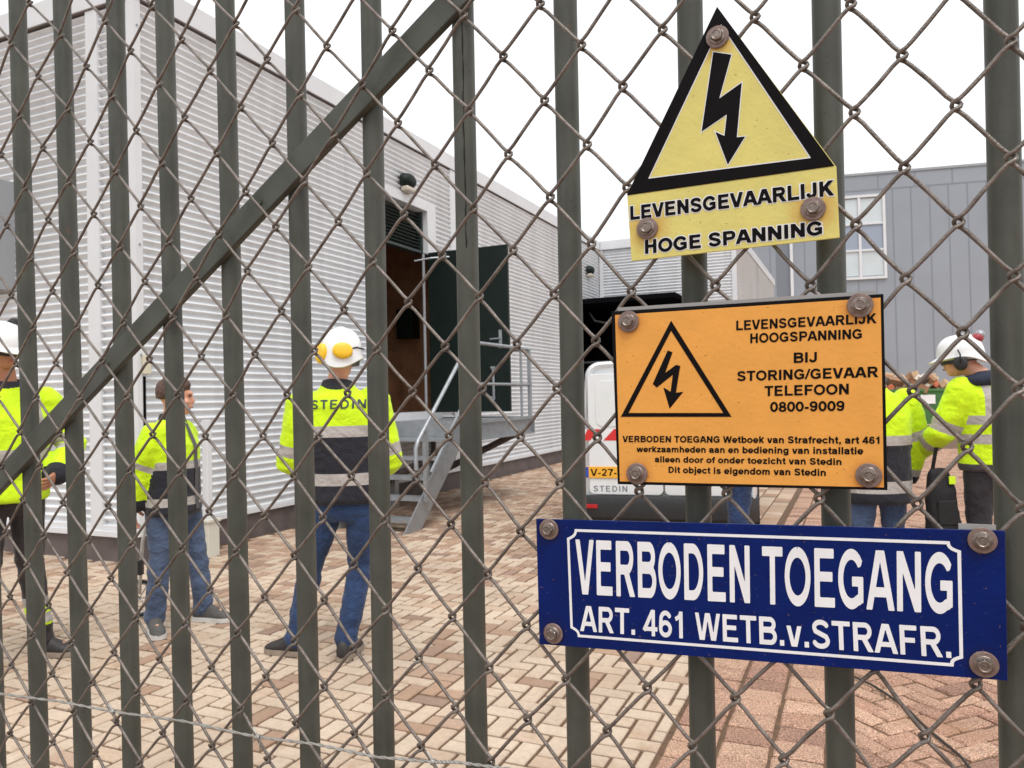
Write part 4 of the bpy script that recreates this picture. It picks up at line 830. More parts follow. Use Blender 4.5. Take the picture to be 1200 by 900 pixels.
# ------------------------------------------------------------------ steel landing with stair
st = empty('steel_landing', BM @ Matrix.Translation((.8, 4.5, 0)), 'galvanised steel landing with railing and stair below the open warehouse door', 'stairs')
LA0, LA1, LB, LZ = 3.38, 5.58, 1.57, 1.15
mb = MB(); bbox(mb, LA0 + .02, LA1 - .02, .06, LB - .02, LZ - .03, LZ)
part(mb, 'deck', M_galv, st)
mb = MB(); bbox(mb, LA0, LA1, LB - .02, LB + .01, LZ - .24, LZ + .02); bbox(mb, LA0, LA1, LB + .01, LB + .05, LZ - .02, LZ + .02); bbox(mb, LA0, LA1, LB + .01, LB + .05, LZ - .24, LZ - .22)
part(mb, 'edge_beam', M_galv, st)
mb = MB(); bbox(mb, LA0 - .03, LA0, .05, LB + .05, LZ - .20, LZ + .03); part(mb, 'end_beam', M_galv, st); mb = MB(); bbox(mb, LA1, LA1 + .03, .05, LB + .05, LZ - .24, LZ + .02); part(mb, 'end_beam', M_galv, st)
mb = MB(); bbox(mb, 3.6, 5.6, .033, .055, LZ + .001, LZ + .12); part(mb, 'threshold_plate', M_trim, st)
for a in (3.7, 5.3):
    mb = MB(); mb.tube([W(a, .04, .28), W(a, 1.42, LZ - .24)], .05, 8); mb.tube([W(a, .045, .25), W(a, .045, LZ - .05)], .04, 8); part(mb, 'bracket', M_plinth, st)
mb = MB(); bbox(mb, 3.8, 3.9, .2, .3, 0, LZ - .03); part(mb, 'support_leg', M_galv, st)
for a in (3.46, 5.55):
    mb = MB(); mb.box(LB - .02, LB + .03, a - .025, a + .025, LZ + .02, 2.17, BM); part(mb, 'railing_post', M_galv, st, bevel=.004)
mb = MB(); mb.box(LB - .01, LB + .02, 5.22, 5.25, LZ + .02, 2.14, BM); part(mb, 'railing_post', M_galv, st)
mb = MB(); mb.tube([W(3.30, LB, 1.90), W(3.46, LB, 2.06), W(3.62, LB, 2.17), W(5.62, LB, 2.17), W(5.62, LB, 2.17)], .024, 10); mb.tube([W(5.6, LB, 2.17), W(5.6, .12, 2.17)], .024, 10); part(mb, 'top_rail', M_galv, st, smooth='auto')
mb = MB(); mb.tube([W(3.46, LB, 1.64), W(5.62, LB, 1.64)], .019, 8); mb.tube([W(5.6, LB, 1.64), W(5.6, .12, 1.64)], .019, 8); part(mb, 'mid_rail', M_galv, st, smooth='auto')
# stair: two stringers, five treads, handrail
T0, T1 = (2.10, 0.0), (3.36, 1.13)
da, dzz = T1[0] - T0[0], T1[1] - T0[1]
for b in (.60, 1.55):
    mb = MB(); hw = .16
    mb.prism([(T0[0] - .10, .0), (T0[0] + .26, .0), (T1[0] + .0, T1[1] - .26), (T1[0] + .0, T1[1] + .02), (T1[0] - .12, T1[1] + .02)], b, b + .012, frame(BO, A1, UP, B1))
    part(mb, 'stringer', M_galv, st)
for k in range(5):
    t = (k + .55) / 5.4; a = T0[0] + da * t + .04; z = T0[1] + dzz * t + .02
    mb = MB(); bbox(mb, a - .12, a + .13, .612, 1.55, z - .035, z); part(mb, 'tread', M_galv, st)
mb = MB()
mb.tube([W(2.22, 1.60, .68), W(2.22, 1.60, .92), W(2.27, 1.60, 1.0), W(3.30, 1.58, 1.90)], .024, 10)
part(mb, 'handrail', M_galv, st, smooth='auto')
mb = MB(); mb.box(1.565, 1.61, 2.42, 2.48, .30, 1.10, BM); part(mb, 'handrail_post', M_galv, st)
mb = MB(); mb.tube([W(2.55, 1.59, .62), W(3.34, 1.59, 1.36)], .017, 8); part(mb, 'knee_rail', M_galv, st)

# white post at the wall
po = empty('service_post', BM @ Matrix.Translation((.34, .47, 0)), 'slim white service post with a wider base box in front of the long wall', 'post')
mb = MB(); bbox(mb, .44, .50, .31, .38, .36, 1.30); part(mb, 'post', M_trim, po, bevel=.006)
mb = MB(); bbox(mb, .40, .54, .27, .42, 0, .33); bbox(mb, .385, .555, .255, .435, .33, .36); part(mb, 'base_box', mat('cream_box', srgb(206, 202, 190), .55), po, bevel=.006)

# ------------------------------------------------------------------ grey panel building beyond the yard
GO = Vector((19.8, 38.0, 0)); GX = Vector((.9715, -.237, 0)).normalized(); GN = Vector((GX.y, -GX.x, 0))
GM = frame(GO, GX, UP, GN)
ob = empty('office_block', frame(GO, GX, GN * -1, UP), 'large blue-grey panelled building with a white-framed window beyond the yard', 'building')
M_pan = mat('blue_grey_panels', srgb(142, 147, 156), 0.45, var=0.05, vscale=.4)
M_pan2 = mat('recess_shade_grey', srgb(118, 123, 132), 0.5)
M_groove = mat('panel_groove', srgb(124, 129, 138), 0.6)
M_win = mat('window_glass', srgb(196, 204, 208), 0.12, var=.06, vscale=.7, spec=.6)
M_win2 = mat('painted_reflection_glass', srgb(146, 155, 172), 0.12, spec=.6)  # middle pane: its reflection is put into the blue-grey colour
mb = MB(); mb.box(-8.6, 14, 0, 12.25, -14, 0, GM); part(mb, 'wall', M_pan, ob)
mb = MB()
x = -8.2
while x < 13.5:
    if not (-3.5 < x < -1.0): mb.box(x - .03, x + .03, .2, 11.45, 0.0, .006, GM)
    else: mb.box(x - .03, x + .03, .2, 6.9, 0.0, .006, GM)
    x += .84
x = -8.0
while x < 13.5: mb.box(x - .03, x + .03, 11.52, 12.2, 0.0, .006, GM); x += 1.68
mb.box(-8.6, 14, 11.45, 11.52, 0.0, .008, GM)
part(mb, 'panel_joints', M_groove, ob)
mb = MB(); mb.box(-8.65, 14.05, 12.25, 12.37, -.3, .05, GM); part(mb, 'roof_flashing', M_grey, ob)
mb = MB(); mb.box(-6.24, -5.62, .2, 11.45, .0, .01, GM); part(mb, 'recess_shade_strip', M_pan2, ob)  # recess drawn flat, its shade put into a darker grey
mb = MB(); mb.box(-5.56, -5.42, 0, 11.4, .0, .14, GM); part(mb, 'downpipe', M_trim, ob)
def office_window(x0, x1, z0, z1):
    mb = MB(); t = .13
    mb.box(x0, x1, z0, z0 + t, 0, .10, GM); mb.box(x0, x1, z1 - t, z1, 0, .10, GM)
    mb.box(x0, x0 + t, z0 + t, z1 - t, 0, .10, GM); mb.box(x1 - t, x1, z0 + t, z1 - t, 0, .10, GM)
    xm = (x0 + x1) / 2; hz = (z1 - z0 - 2 * t) / 3
    mb.box(xm - .06, xm + .06, z0 + t, z1 - t, 0, .09, GM)
    for k in (1, 2): mb.box(x0 + t, x1 - t, z0 + t + hz * k - .05, z0 + t + hz * k + .05, 0.002, .085, GM)
    w = part(mb, 'window', M_trim, ob)
    bpy.context.view_layer.update()
    for k in range(3):
        mb = MB(); mb.box(x0 + t, x1 - t, z0 + t + hz * k + .05, z0 + t + hz * (k + 1) - .05, .002, .02, GM)
        p = mb.build('pane', (M_win, M_win2, M_win)[k], None); p.parent = w; p.matrix_parent_inverse = w.matrix_world.inverted()
office_window(-3.42, -1.0, 7.0, 11.25)

# ------------------------------------------------------------------ skip with rubble
M_green = mat('green_skip_paint', srgb(62, 112, 62), 0.5, var=.2, vscale=3)
SK = frame(Vector((15.3, 28.9, 0)), GX, -GN, UP)
sk = empty('rubbish_skip', SK, 'green rubbish skip heaped with rubble and cardboard behind the two workers', 'skip')
mb = MB()
def frus(mb, x0, x1, y0, y1, z0, z1, tx, ty, M):
    vs = [Vector(p) for p in ((x0 + tx, y0 + ty, z0), (x1 - tx, y0 + ty, z0), (x1 - tx, y1 - ty, z0), (x0 + tx, y1 - ty, z0), (x0, y0, z1), (x1, y0, z1), (x1, y1, z1), (x0, y1, z1))]
    mb.add([M @ v for v in vs], [(3, 2, 1, 0), (4, 5, 6, 7), (0, 1, 5, 4), (1, 2, 6, 5), (2, 3, 7, 6), (3, 0, 4, 7)])
frus(mb, -1.6, 1.15, 0, 1.8, .12, 1.42, .25, .1, SK)
mb.box(-1.66, 1.21, -.05, 0.0, 1.34, 1.44, SK); part(mb, 'skip_body', M_green, sk, bevel=.02)
mb = MB(); mb.box(.05, .55, -.012, .0, .88, 1.22, SK @ Matrix.Rotation(0, 4, 'X')); part(mb, 'notice_plate', M_white, sk)
M_rub = [mat('rubble_brown', srgb(150, 112, 84), .9, var=.25), mat('cardboard', srgb(186, 156, 124), .9, var=.2), mat('terracotta_rubble', srgb(196, 112, 82), .9), mat('pale_rubble', srgb(206, 200, 190), .9), mat('dark_rubble', srgb(78, 70, 64), .9)]
mb = MB()
rr = random.Random(4)
for k in range(70):
    x = rr.uniform(-1.5, 1.0); y = rr.uniform(.1, 1.7); z = 1.38 + rr.uniform(0, .62) * (1 - abs(x + .1) / 2.0)
    s = [rr.uniform(.08, .32) for _ in range(3)]
    mb.box(-s[0], s[0], -s[1], s[1], -s[2] * .5, s[2] * .5, SK @ Matrix.Translation((x, y, z)) @ Matrix.Rotation(rr.uniform(0, 3), 4, Vector((rr.random(), rr.random(), rr.random())).normalized()), rr.choice((0, 0, 1, 1, 2, 3, 4)))
rb = mb.build('heaped_rubble', M_rub, None); rb.parent = sk; rb.matrix_parent_inverse = SK.inverted(); tag(rb, kind='stuff')
bk = MB(); bk.box(-.33, .33, -.3, .3, .0, 1.0, SK @ Matrix.Translation((1.55, .2, 0))); bk.box(-.36, .36, -.33, .33, 1.0, 1.12, SK @ Matrix.Translation((1.55, .2, .25 - .25)))
wb = empty('waste_bin', SK @ Matrix.Translation((1.62, .2, 0)), 'blue wheeled waste bin beside the green skip', 'bin')
mb = MB(); frus(mb, -.33, .33, -.3, .3, .08, 1.30, .06, .06, SK @ Matrix.Translation((1.62, .2, 0))); part(mb, 'bin_body', mat('blue_plastic', srgb(40, 92, 160), .5), wb, bevel=.02)
mb = MB(); mb.box(-.36, .36, -.35, .33, 1.303, 1.37, SK @ Matrix.Translation((1.62, .2, 0))); part(mb, 'lid', mat('blue_lid', srgb(36, 84, 150), .45), wb, bevel=.02)
mb = MB()
for s in (-.25, .25): mb.tube([SK @ Vector((1.62 + s - .03, .45, .09)), SK @ Vector((1.62 + s + .03, .45, .09))], .09, 14)
part(mb, 'wheel', M_blk, wb)
# white big bags left of the skip
M_bag = mat('white_woven_bag', srgb(214, 214, 212), .8, var=.08, vscale=6, bump=.4, bscale=9)
for k, (x, y, h, lab) in enumerate(((-2.45, -.2, 1.62, 'bulging white builder\'s bag next to the green skip, the nearer one'), (-3.5, .4, 1.5, 'bulging white builder\'s bag further left of the green skip, behind the orange sign'))):
    M_ = SK @ Matrix.Translation((x, y, 0))
    bgx = empty('builders_bag', M_, lab, 'bag', 'white builder\'s bags beside the skip')
    mb = MB(); q = []
    for z, s in ((0, .38), (.05, .45), (.5, .52), (1.0, .52), (h - .15, .47), (h, .36)):
        q.append([M_ @ Vector((s * abs(math.cos(t)) ** .6 * math.copysign(1, math.cos(t)) + .02 * math.sin(5 * t + z * 4), s * abs(math.sin(t)) ** .6 * math.copysign(1, math.sin(t)), z)) for t in np.linspace(0, 2 * math.pi, 28, endpoint=False)])
    mb.rings(q); part(mb, 'sack', M_bag, bgx, smooth='auto')
    mb = MB()
    for sx, sy in ((-.38, -.38), (.38, -.38), (.38, .38), (-.38, .38)): mb.tube([M_ @ Vector((sx, sy, h - .2)), M_ @ Vector((sx * .9, sy * .9, h + .16)), M_ @ Vector((sx * .55, sy * .8, h + .05))], .02, 6)
    part(mb, 'lifting_loop', M_grey, bgx)

# ------------------------------------------------------------------ people
HIVIS = (0.60, 0.86, 0.012); BAND = srgb(172, 166, 162); NAVY = srgb(38, 38, 46)
def cloth_mat(name, torso, arm, z0, z1, strap=None, bump=.5, rough=.75, noise_amp=.08, fold=14):
    """torso/arm: lists of (position, colour) in constant steps; positions are heights (m) or 0..1 along the sleeve"""
    m = bpy.data.materials.new(name); m.use_nodes = True
    n = m.node_tree.nodes; l = m.node_tree.links; p = n['Principled BSDF']; p.inputs['Roughness'].default_value = rough; p.inputs['Specular IOR Level'].default_value = .25
    p.inputs['Sheen Weight'].default_value = .12
    def ramp(attr, stops, a, b):
        at = n.new('ShaderNodeAttribute'); at.attribute_name = attr
        mr = n.new('ShaderNodeMapRange'); mr.inputs['From Min'].default_value = a; mr.inputs['From Max'].default_value = b; l.new(at.outputs['Fac'], mr.inputs['Value'])
        r = n.new('ShaderNodeValToRGB'); r.color_ramp.interpolation = 'CONSTANT'; e = r.color_ramp.elements
        e.remove(e[1])
        for k, (pos, c) in enumerate(stops):
            pp_ = max(0, min(1, (pos - a) / (b - a))); q = e[0] if k == 0 else e.new(pp_)
            if k == 0: q.position = 0
            q.color = (*c, 1)
        l.new(mr.outputs[0], r.inputs[0]); return r.outputs[0]
    src = ramp('tz', torso, z0, z1)
    def mixin(fac, col):
        nonlocal src
        mm = n.new('ShaderNodeMix'); mm.data_type = 'RGBA'; l.new(fac, mm.inputs[0]); l.new(src, mm.inputs[6])
        if isinstance(col, tuple): mm.inputs[7].default_value = (*col, 1)
        else: l.new(col, mm.inputs[7])
        src = mm.outputs[2]
    def math_(op, a, b):
        q = n.new('ShaderNodeMath'); q.operation = op
        for k, v in enumerate((a, b)):
            if v is None: continue
            if isinstance(v, (int, float)): q.inputs[k].default_value = v
            else: l.new(v, q.inputs[k])
        return q.outputs[0]
    if strap:      # vertical tapes: |x| within w of x0 above height zz
        ax = n.new('ShaderNodeAttribute'); ax.attribute_name = 'tx'; az = n.new('ShaderNodeAttribute'); az.attribute_name = 'tz'
        f = math_('LESS_THAN', math_('ABSOLUTE', math_('SUBTRACT', math_('ABSOLUTE', ax.outputs['Fac'], None), strap[0]), None), strap[1])
        f = math_('MULTIPLY', f, math_('GREATER_THAN', az.outputs['Fac'], strap[2])); mixin(f, BAND)
    if arm:
        fa = n.new('ShaderNodeAttribute'); fa.attribute_name = 'arm'
        mixin(math_('GREATER_THAN', fa.outputs['Fac'], .5), ramp('ta', arm, 0, 1))
    t = n.new('ShaderNodeTexCoord'); z = n.new('ShaderNodeTexNoise'); z.inputs['Scale'].default_value = 7; z.inputs['Detail'].default_value = 6; l.new(t.outputs['Object'], z.inputs['Vector'])
    mr = n.new('ShaderNodeMapRange'); mr.inputs['From Min'].default_value = .3; mr.inputs['From Max'].default_value = .7; mr.inputs['To Min'].default_value = 1 - noise_amp * 1.6; mr.inputs['To Max'].default_value = 1 + noise_amp; l.new(z.outputs['Fac'], mr.inputs['Value'])
    hs = n.new('ShaderNodeHueSaturation'); l.new(src, hs.inputs['Color']); l.new(mr.outputs[0], hs.inputs['Value']); l.new(hs.outputs[0], p.inputs['Base Color'])
    w = n.new('ShaderNodeTexNoise'); w.inputs['Scale'].default_value = fold; w.inputs['Detail'].default_value = 4; w.inputs['Distortion'].default_value = 1.2; l.new(t.outputs['Object'], w.inputs['Vector'])
    b = n.new('ShaderNodeBump'); b.inputs['Strength'].default_value = bump; b.inputs['Distance'].default_value = .03; l.new(w.outputs['Fac'], b.inputs['Height']); l.new(b.outputs[0], p.inputs['Normal'])
    return m

def limb(mb, pts, rad, n=16):
    """tube through pts with round ends"""
    P = [Vector(p) for p in pts]; d0 = (P[0] - P[1]).normalized(); d1 = (P[-1] - P[-2]).normalized()
    Q = [P[0] + d0 * rad[0] * .8, P[0] + d0 * rad[0] * .5]; R = [rad[0] * .35, rad[0] * .8]
    for k in range(len(P)):
        Q.append(P[k]); R.append(rad[k])
        if k < len(P) - 1:
            for s in (.33, .66): Q.append(P[k].lerp(P[k + 1], s)); R.append(rad[k] + (rad[k + 1] - rad[k]) * s)
    Q += [P[-1] + d1 * rad[-1] * .5, P[-1] + d1 * rad[-1] * .8]; R += [rad[-1] * .8, rad[-1] * .35]
    mb.tube(Q, R, n)
def loft(mb, secs, n=28, M=None):
    """secs: (z, cx, cy, rx, ry[, squareness])"""
    q = []
    for s in secs:
        z, cx, cy, rx, ry = s[:5]; e = s[5] if len(s) > 5 else 1.0
        ring_ = []
        for k in range(n):
            t = 2 * math.pi * k / n; c_, s_ = math.cos(t), math.sin(t)
            v = Vector((cx + rx * math.copysign(abs(c_) ** e, c_), cy + ry * math.copysign(abs(s_) ** e, s_), z))
            ring_.append(M @ v if M is not None else v)
        q.append(ring_)
    mb.rings(q)
def ball(mb, c, r, M=None, n=16):
    secs = []
    for k in range(1, 10):
        a = math.pi * k / 10; secs.append((c[2] - r[2] * math.cos(a), c[0], c[1], r[0] * math.sin(a), r[1] * math.sin(a)))
    loft(mb, secs, n, M)
def remesh(mb, name, m, parent, voxel, smooth=4, wrinkle=None, joints=(), arms=None, extra=None):
    tmp = mb.build('tmp', m); r = tmp.modifiers.new('r', 'REMESH'); r.mode = 'VOXEL'; r.voxel_size = voxel
    s = tmp.modifiers.new('s', 'SMOOTH'); s.factor = .5; s.iterations = smooth
    dg = bpy.context.evaluated_depsgraph_get(); dg.update()
    me = bpy.data.meshes.new_from_object(tmp.evaluated_get(dg)); old = tmp.data
    bpy.data.objects.remove(tmp); bpy.data.meshes.remove(old)
    me.name = name
    nv = len(me.vertices); co = np.empty(nv * 3); me.vertices.foreach_get('co', co); co = co.reshape(-1, 3); base = co.copy()
    if wrinkle:
        nm = np.empty(nv * 3); me.vertices.foreach_get('normal', nm); nm = nm.reshape(-1, 3)
        amp, fx, fz = wrinkle; sd_ = random.uniform(0, 50); d = np.empty(nv)
        J = np.array([tuple(j) for j in joints]) if len(joints) else None
        for k in range(nv):
            x, y, z = co[k]
            v = noise.noise(Vector((x * fx * .8 + sd_, y * fx * .8, z * fz + x * 4))) + .35 * noise.noise(Vector((x * fx * 2.1, y * fx * 2.1 + sd_, z * fz * 2.2 + x * 6)))
            w = 1.0
            if J is not None: w = .55 + 1.3 * math.exp(-(np.min(np.sum((J - co[k]) ** 2, 1)) / .016))
            d[k] = v * w
        co = co + nm * (d * amp)[:, None]; me.vertices.foreach_set('co', co.reshape(-1))
    def attr(nmx, arr): a = me.attributes.new(nmx, 'FLOAT', 'POINT'); a.data.foreach_set('value', arr.astype(np.float32))
    attr('tz', base[:, 2]); attr('tx', base[:, 0])
    if arms:
        ta = np.zeros(nv); fl = np.zeros(nv); best = np.full(nv, 9.)
        for pl, rr in arms:
            P = [np.array(p) for p in pl]; Ls = [np.linalg.norm(P[k + 1] - P[k]) for k in range(len(P) - 1)]; tot = sum(Ls); acc = 0
            for k in range(len(P) - 1):
                t = np.clip(((base - P[k]) @ (P[k + 1] - P[k])) / Ls[k] ** 2, 0, 1)
                dd = np.linalg.norm(base - (P[k] + t[:, None] * (P[k + 1] - P[k])), axis=1)
                tt = (acc + t * Ls[k]) / tot; r_ = rr[k] + (rr[k + 1] - rr[k]) * t
                u = dd < best; best[u] = dd[u]; ta[u] = tt[u]; fl[u] = ((dd < r_ * 1.22) & (tt > .10))[u]; acc += Ls[k]
        attr('ta', ta); attr('arm', fl)
    me.materials.clear(); me.materials.append(m); me.shade_smooth()
    o = bpy.data.objects.new(name, me); C.objects.link(o)
    if parent is not None: o.parent = parent
    return o
def join_into(o, mb, m=None):
    bm = bmesh.new(); bm.from_mesh(o.data); lay = len(o.data.materials)
    if m is not None: o.data.materials.append(m)
    vs = [bm.verts.new(v) for v in mb.v]
    for f in mb.f:
        nf_ = bm.faces.new([vs[i] for i in f]); nf_.smooth = True; nf_.material_index = lay if m is not None else 0
    bm.normal_update(); bmesh.ops.recalc_face_normals(bm, faces=bm.faces); bm.to_mesh(o.data); bm.free()

M_skin = mat('skin', srgb(208, 152, 126), 0.5, var=.1, vscale=12, bump=.1, bscale=120); M_skin.node_tree.nodes['Principled BSDF'].inputs['Subsurface Weight'].default_value = .06
M_skin2 = mat('shaded_skin', srgb(176, 120, 92), 0.5, var=.12, vscale=12, bump=.1, bscale=120)  # darker copy of the skin, with the face's shade put into the colour
M_hair = mat('brown_hair', srgb(78, 52, 42), 0.55, var=.4, vscale=40, bump=.9, bscale=70)
M_hair2 = mat('dark_hair', srgb(52, 42, 38), 0.55, var=.35, vscale=40, bump=.9, bscale=70)
M_helmet = mat('white_helmet_shell', srgb(228, 229, 230), 0.28, var=.04, vscale=5, coat=.3)
M_yel = mat('yellow_muff_plastic', srgb(238, 190, 40), 0.4, var=.08, vscale=20)
M_blackp = mat('black_plastic', srgb(34, 33, 35), 0.45)
M_redp = mat('red_plastic', srgb(150, 44, 52), 0.45)
M_shoe = mat('dark_leather', srgb(46, 42, 42), 0.6, var=.25, vscale=20, bump=.3, bscale=80)
M_shoe2 = mat('grey_suede', srgb(78, 76, 74), 0.8, var=.25, vscale=20, bump=.3, bscale=80)
M_sole = mat('worn_sole', srgb(138, 124, 110), 0.8, var=.2, vscale=20)
M_solew = mat('white_sole', srgb(196, 194, 190), 0.7, var=.12, vscale=20)
M_glove = mat('black_glove', srgb(36, 34, 36), .7)
M_eye = mat('eye', srgb(60, 44, 36), .2); M_lip = mat('lip', srgb(168, 96, 86), .5)

def hand(mb, wrist, direction, palm_n, curl=.5, side=1):
    d = Vector(direction).normalized(); pn = Vector(palm_n); pn = (pn - d * pn.dot(d)).normalized(); sx = d.cross(pn).normalized() * side
    W0 = Vector(wrist)
    q = []
    for t, w, h in ((-.01, .026, .022), (.02, .033, .018), (.05, .041, .016), (.085, .042, .014), (.10, .036, .010)):
        c = W0 + d * t; q.append([c + sx * w * math.cos(a) + pn * h * math.sin(a) for a in np.linspace(0, 2 * math.pi, 14, endpoint=False)])
    mb.rings(q)
    for k, (off, ln) in enumerate(((-.031, .066), (-.010, .078), (.011, .074), (.031, .058))):
        p = W0 + d * .088 + sx * off; a = .15; pts = [p - d * .02, p]; dd = d
        for s, f in ((.45, .4), (.32, .9), (.23, .8)):
            a = f * curl; dd = (dd * math.cos(a) + pn * math.sin(a)).normalized(); p = p + dd * ln * s; pts.append(p)
        mb.tube(pts, [.009, .0095, .0085, .0078, .006], 8)
    p = W0 + d * .025 - sx * .030; dd = (d * .75 - sx * .6 + pn * .3).normalized(); pts = [p - dd * .015, p + dd * .012]
    p = pts[-1]
    for s in (.032, .026): dd = (dd + pn * curl * .6 + d * .2).normalized(); p = p + dd * s; pts.append(p)
    mb.tube(pts, [.012, .0115, .010, .0075], 8)

def shoe(parent, ankle, toe_dir, m, ms, ln=.28):
    d = Vector((toe_dir[0], toe_dir[1], 0)).normalized(); sx = Vector((d.y, -d.x, 0)); a = Vector((ankle[0], ankle[1], 0))
    heel = a - d * .075
    up, so = MB(), MB(); q = []; qs = []
    for t, w, h, z in ((0, .020, .030, .05), (.01, .032, .055, .055), (.05, .038, .075, .062), (.10, .039, .072, .06), (.15, .042, .050, .05), (.20, .047, .036, .042), (.24, .044, .026, .036), (.268, .030, .016, .032), (.28, .012, .008, .03)):
        c = heel + d * (t * ln / .28)
        q.append([c + sx * w * math.cos(k) + Vector((0, 0, max(.022, z + h * math.sin(k)))) for k in np.linspace(0, 2 * math.pi, 18, endpoint=False)])
        qs.append((c, w))
    up.rings(q)
    o = up.build('shoe', m, parent, smooth=True)
    out = [(c + sx * (w * 1.10 + .002)) for c, w in qs] + [(c - sx * (w * 1.10 + .002)) for c, w in reversed(qs)]
    n = len(out); so.add([p + Vector((0, 0, .002)) for p in out] + [p + Vector((0, 0, .030)) for p in out], [tuple(reversed(range(n))), tuple(range(n, 2 * n))] + [(i, (i + 1) % n, n + (i + 1) % n, n + i) for i in range(n)])
    so.build('sole', ms, o)
    return o

def head_frame(hc, yaw, pit, tilt=0):
    return Matrix.Translation(hc) @ Matrix.Rotation(yaw, 4, 'Z') @ Matrix.Rotation(tilt, 4, 'Y') @ Matrix.Rotation(pit, 4, 'X')

def helmet(root, HM, muff=None, brim=True, muff_m=None, muff_pos=None, strap_m=None, shell_m=None):
    """HM: head frame, origin mid-head, +y the face"""
    HM = HM @ Matrix.Translation((0, -.004, -.004)) @ Matrix.Diagonal((1.08, 1.08, 1.27, 1) if muff_pos == 'folded_back' else (1.02, 1.02, 1.06, 1))
    mb = MB(); n = 40; q = []
    for k in range(11):
        a = math.pi / 2 * k / 10
        z = .020 + .118 * math.sin(a); s = math.cos(a) ** .72 if k < 10 else .04
        rg = []
        for t in np.linspace(0, 2 * math.pi, n, endpoint=False):
            x = .112 * s * math.cos(t); y = .135 * s * math.sin(t)
            rid = .006 * math.exp(-(x / .018) ** 2) * (k > 2)          # ridge along the crown
            rg.append(HM @ Vector((x, y - .005, z + rid)))
        q.append(rg)
    # rim flares out, brim forward, turned in underneath
    rim = []; rim2 = []
    for t in np.linspace(0, 2 * math.pi, n, endpoint=False):
        f = max(0, math.sin(t)) ** 2; bk = max(0, -math.sin(t)) ** 2
        rim.append(HM @ Vector((.120 * math.cos(t), -.005 + (.143 + .048 * f) * math.sin(t), .004 - .008 * f - .056 * bk)))
        rim2.append(HM @ Vector((.113 * math.cos(t), -.005 + (.136 + .044 * f) * math.sin(t), .0 - .010 * f - .056 * bk)))
    q = [rim2, rim] + q
    mb.rings(q); h = mb.build('helmet', shell_m or M_helmet, root, smooth='auto', angle=50)
    mb = MB(); rg = []
    for z, e in ((-.028, 0), (.018, .002)):
        rg.append([HM @ Vector(((.098 + e) * math.cos(t), -.005 + (.118 + e) * math.sin(t), z)) for t in np.linspace(0, 2 * math.pi, 28, endpoint=False)])
    mb.rings(rg); mb.build('headband', M_blackp, h, smooth='auto')
    for s in (-1, 1):
        if muff_pos == 'folded_back': (c, ax) = (Vector((-.094, -.098, .012)), Vector((-.75, -.65, 0))) if s < 0 else (Vector((.024, -.147, .022)), Vector((.16, -1, .08)))
        elif muff_pos == 'raised': c = Vector((s * .10, -.095, .115)); ax = Vector((s * .8, -.5, .4))
        elif muff_pos == 'ears': c = Vector((s * .108, -.01, -.035)); ax = Vector((s, -.1, 0))
        else: break
        ax.normalize(); u = ax.orthogonal().normalized(); u = (Vector((0, 0, 1)) - ax * ax.z).normalized(); w = ax.cross(u)
        mb = MB(); rr = []
        for t, f in ((-.022, .72), (-.016, 1.0), (.002, 1.0), (.010, .93), (.015, .74), (.017, .35)):
            rr.append([HM @ (c + ax * t + u * (.036 if muff_pos == 'folded_back' and s > 0 else .045) * f * math.sin(k) + w * (.052 if muff_pos == 'folded_back' and s > 0 else .040) * f * math.cos(k)) for k in np.linspace(0, 2 * math.pi, 24, endpoint=False)])
        mb.rings(rr); mf = mb.build('ear_muff', muff_m or M_blackp, h, smooth='auto', angle=50)
        mb = MB(); rr = []
        for t, f in ((-.034, .80), (-.032, .98), (-.022, 1.02), (-.018, .9)):
            rr.append([HM @ (c + ax * t + u * (.038 if muff_pos == 'folded_back' and s > 0 else .044) * f * math.sin(k) + w * (.052 if muff_pos == 'folded_back' and s > 0 else .038) * f * math.cos(k)) for k in np.linspace(0, 2 * math.pi, 24, endpoint=False)])
        mb.rings(rr); mb.build('cushion', M_blackp, mf, smooth='auto')
        mb = MB(); e0 = Vector((s * .118, -.01, .045)); e1 = c + ax * (.0 if muff_pos == 'folded_back' else .03)
        mb.tube([HM @ e0, HM @ (e0.lerp(e1, .5) + Vector((s * .02, -.01, .01))), HM @ e1], .005, 8); mb.build('muff_arm', M_blackp, h, smooth=True)
    return h

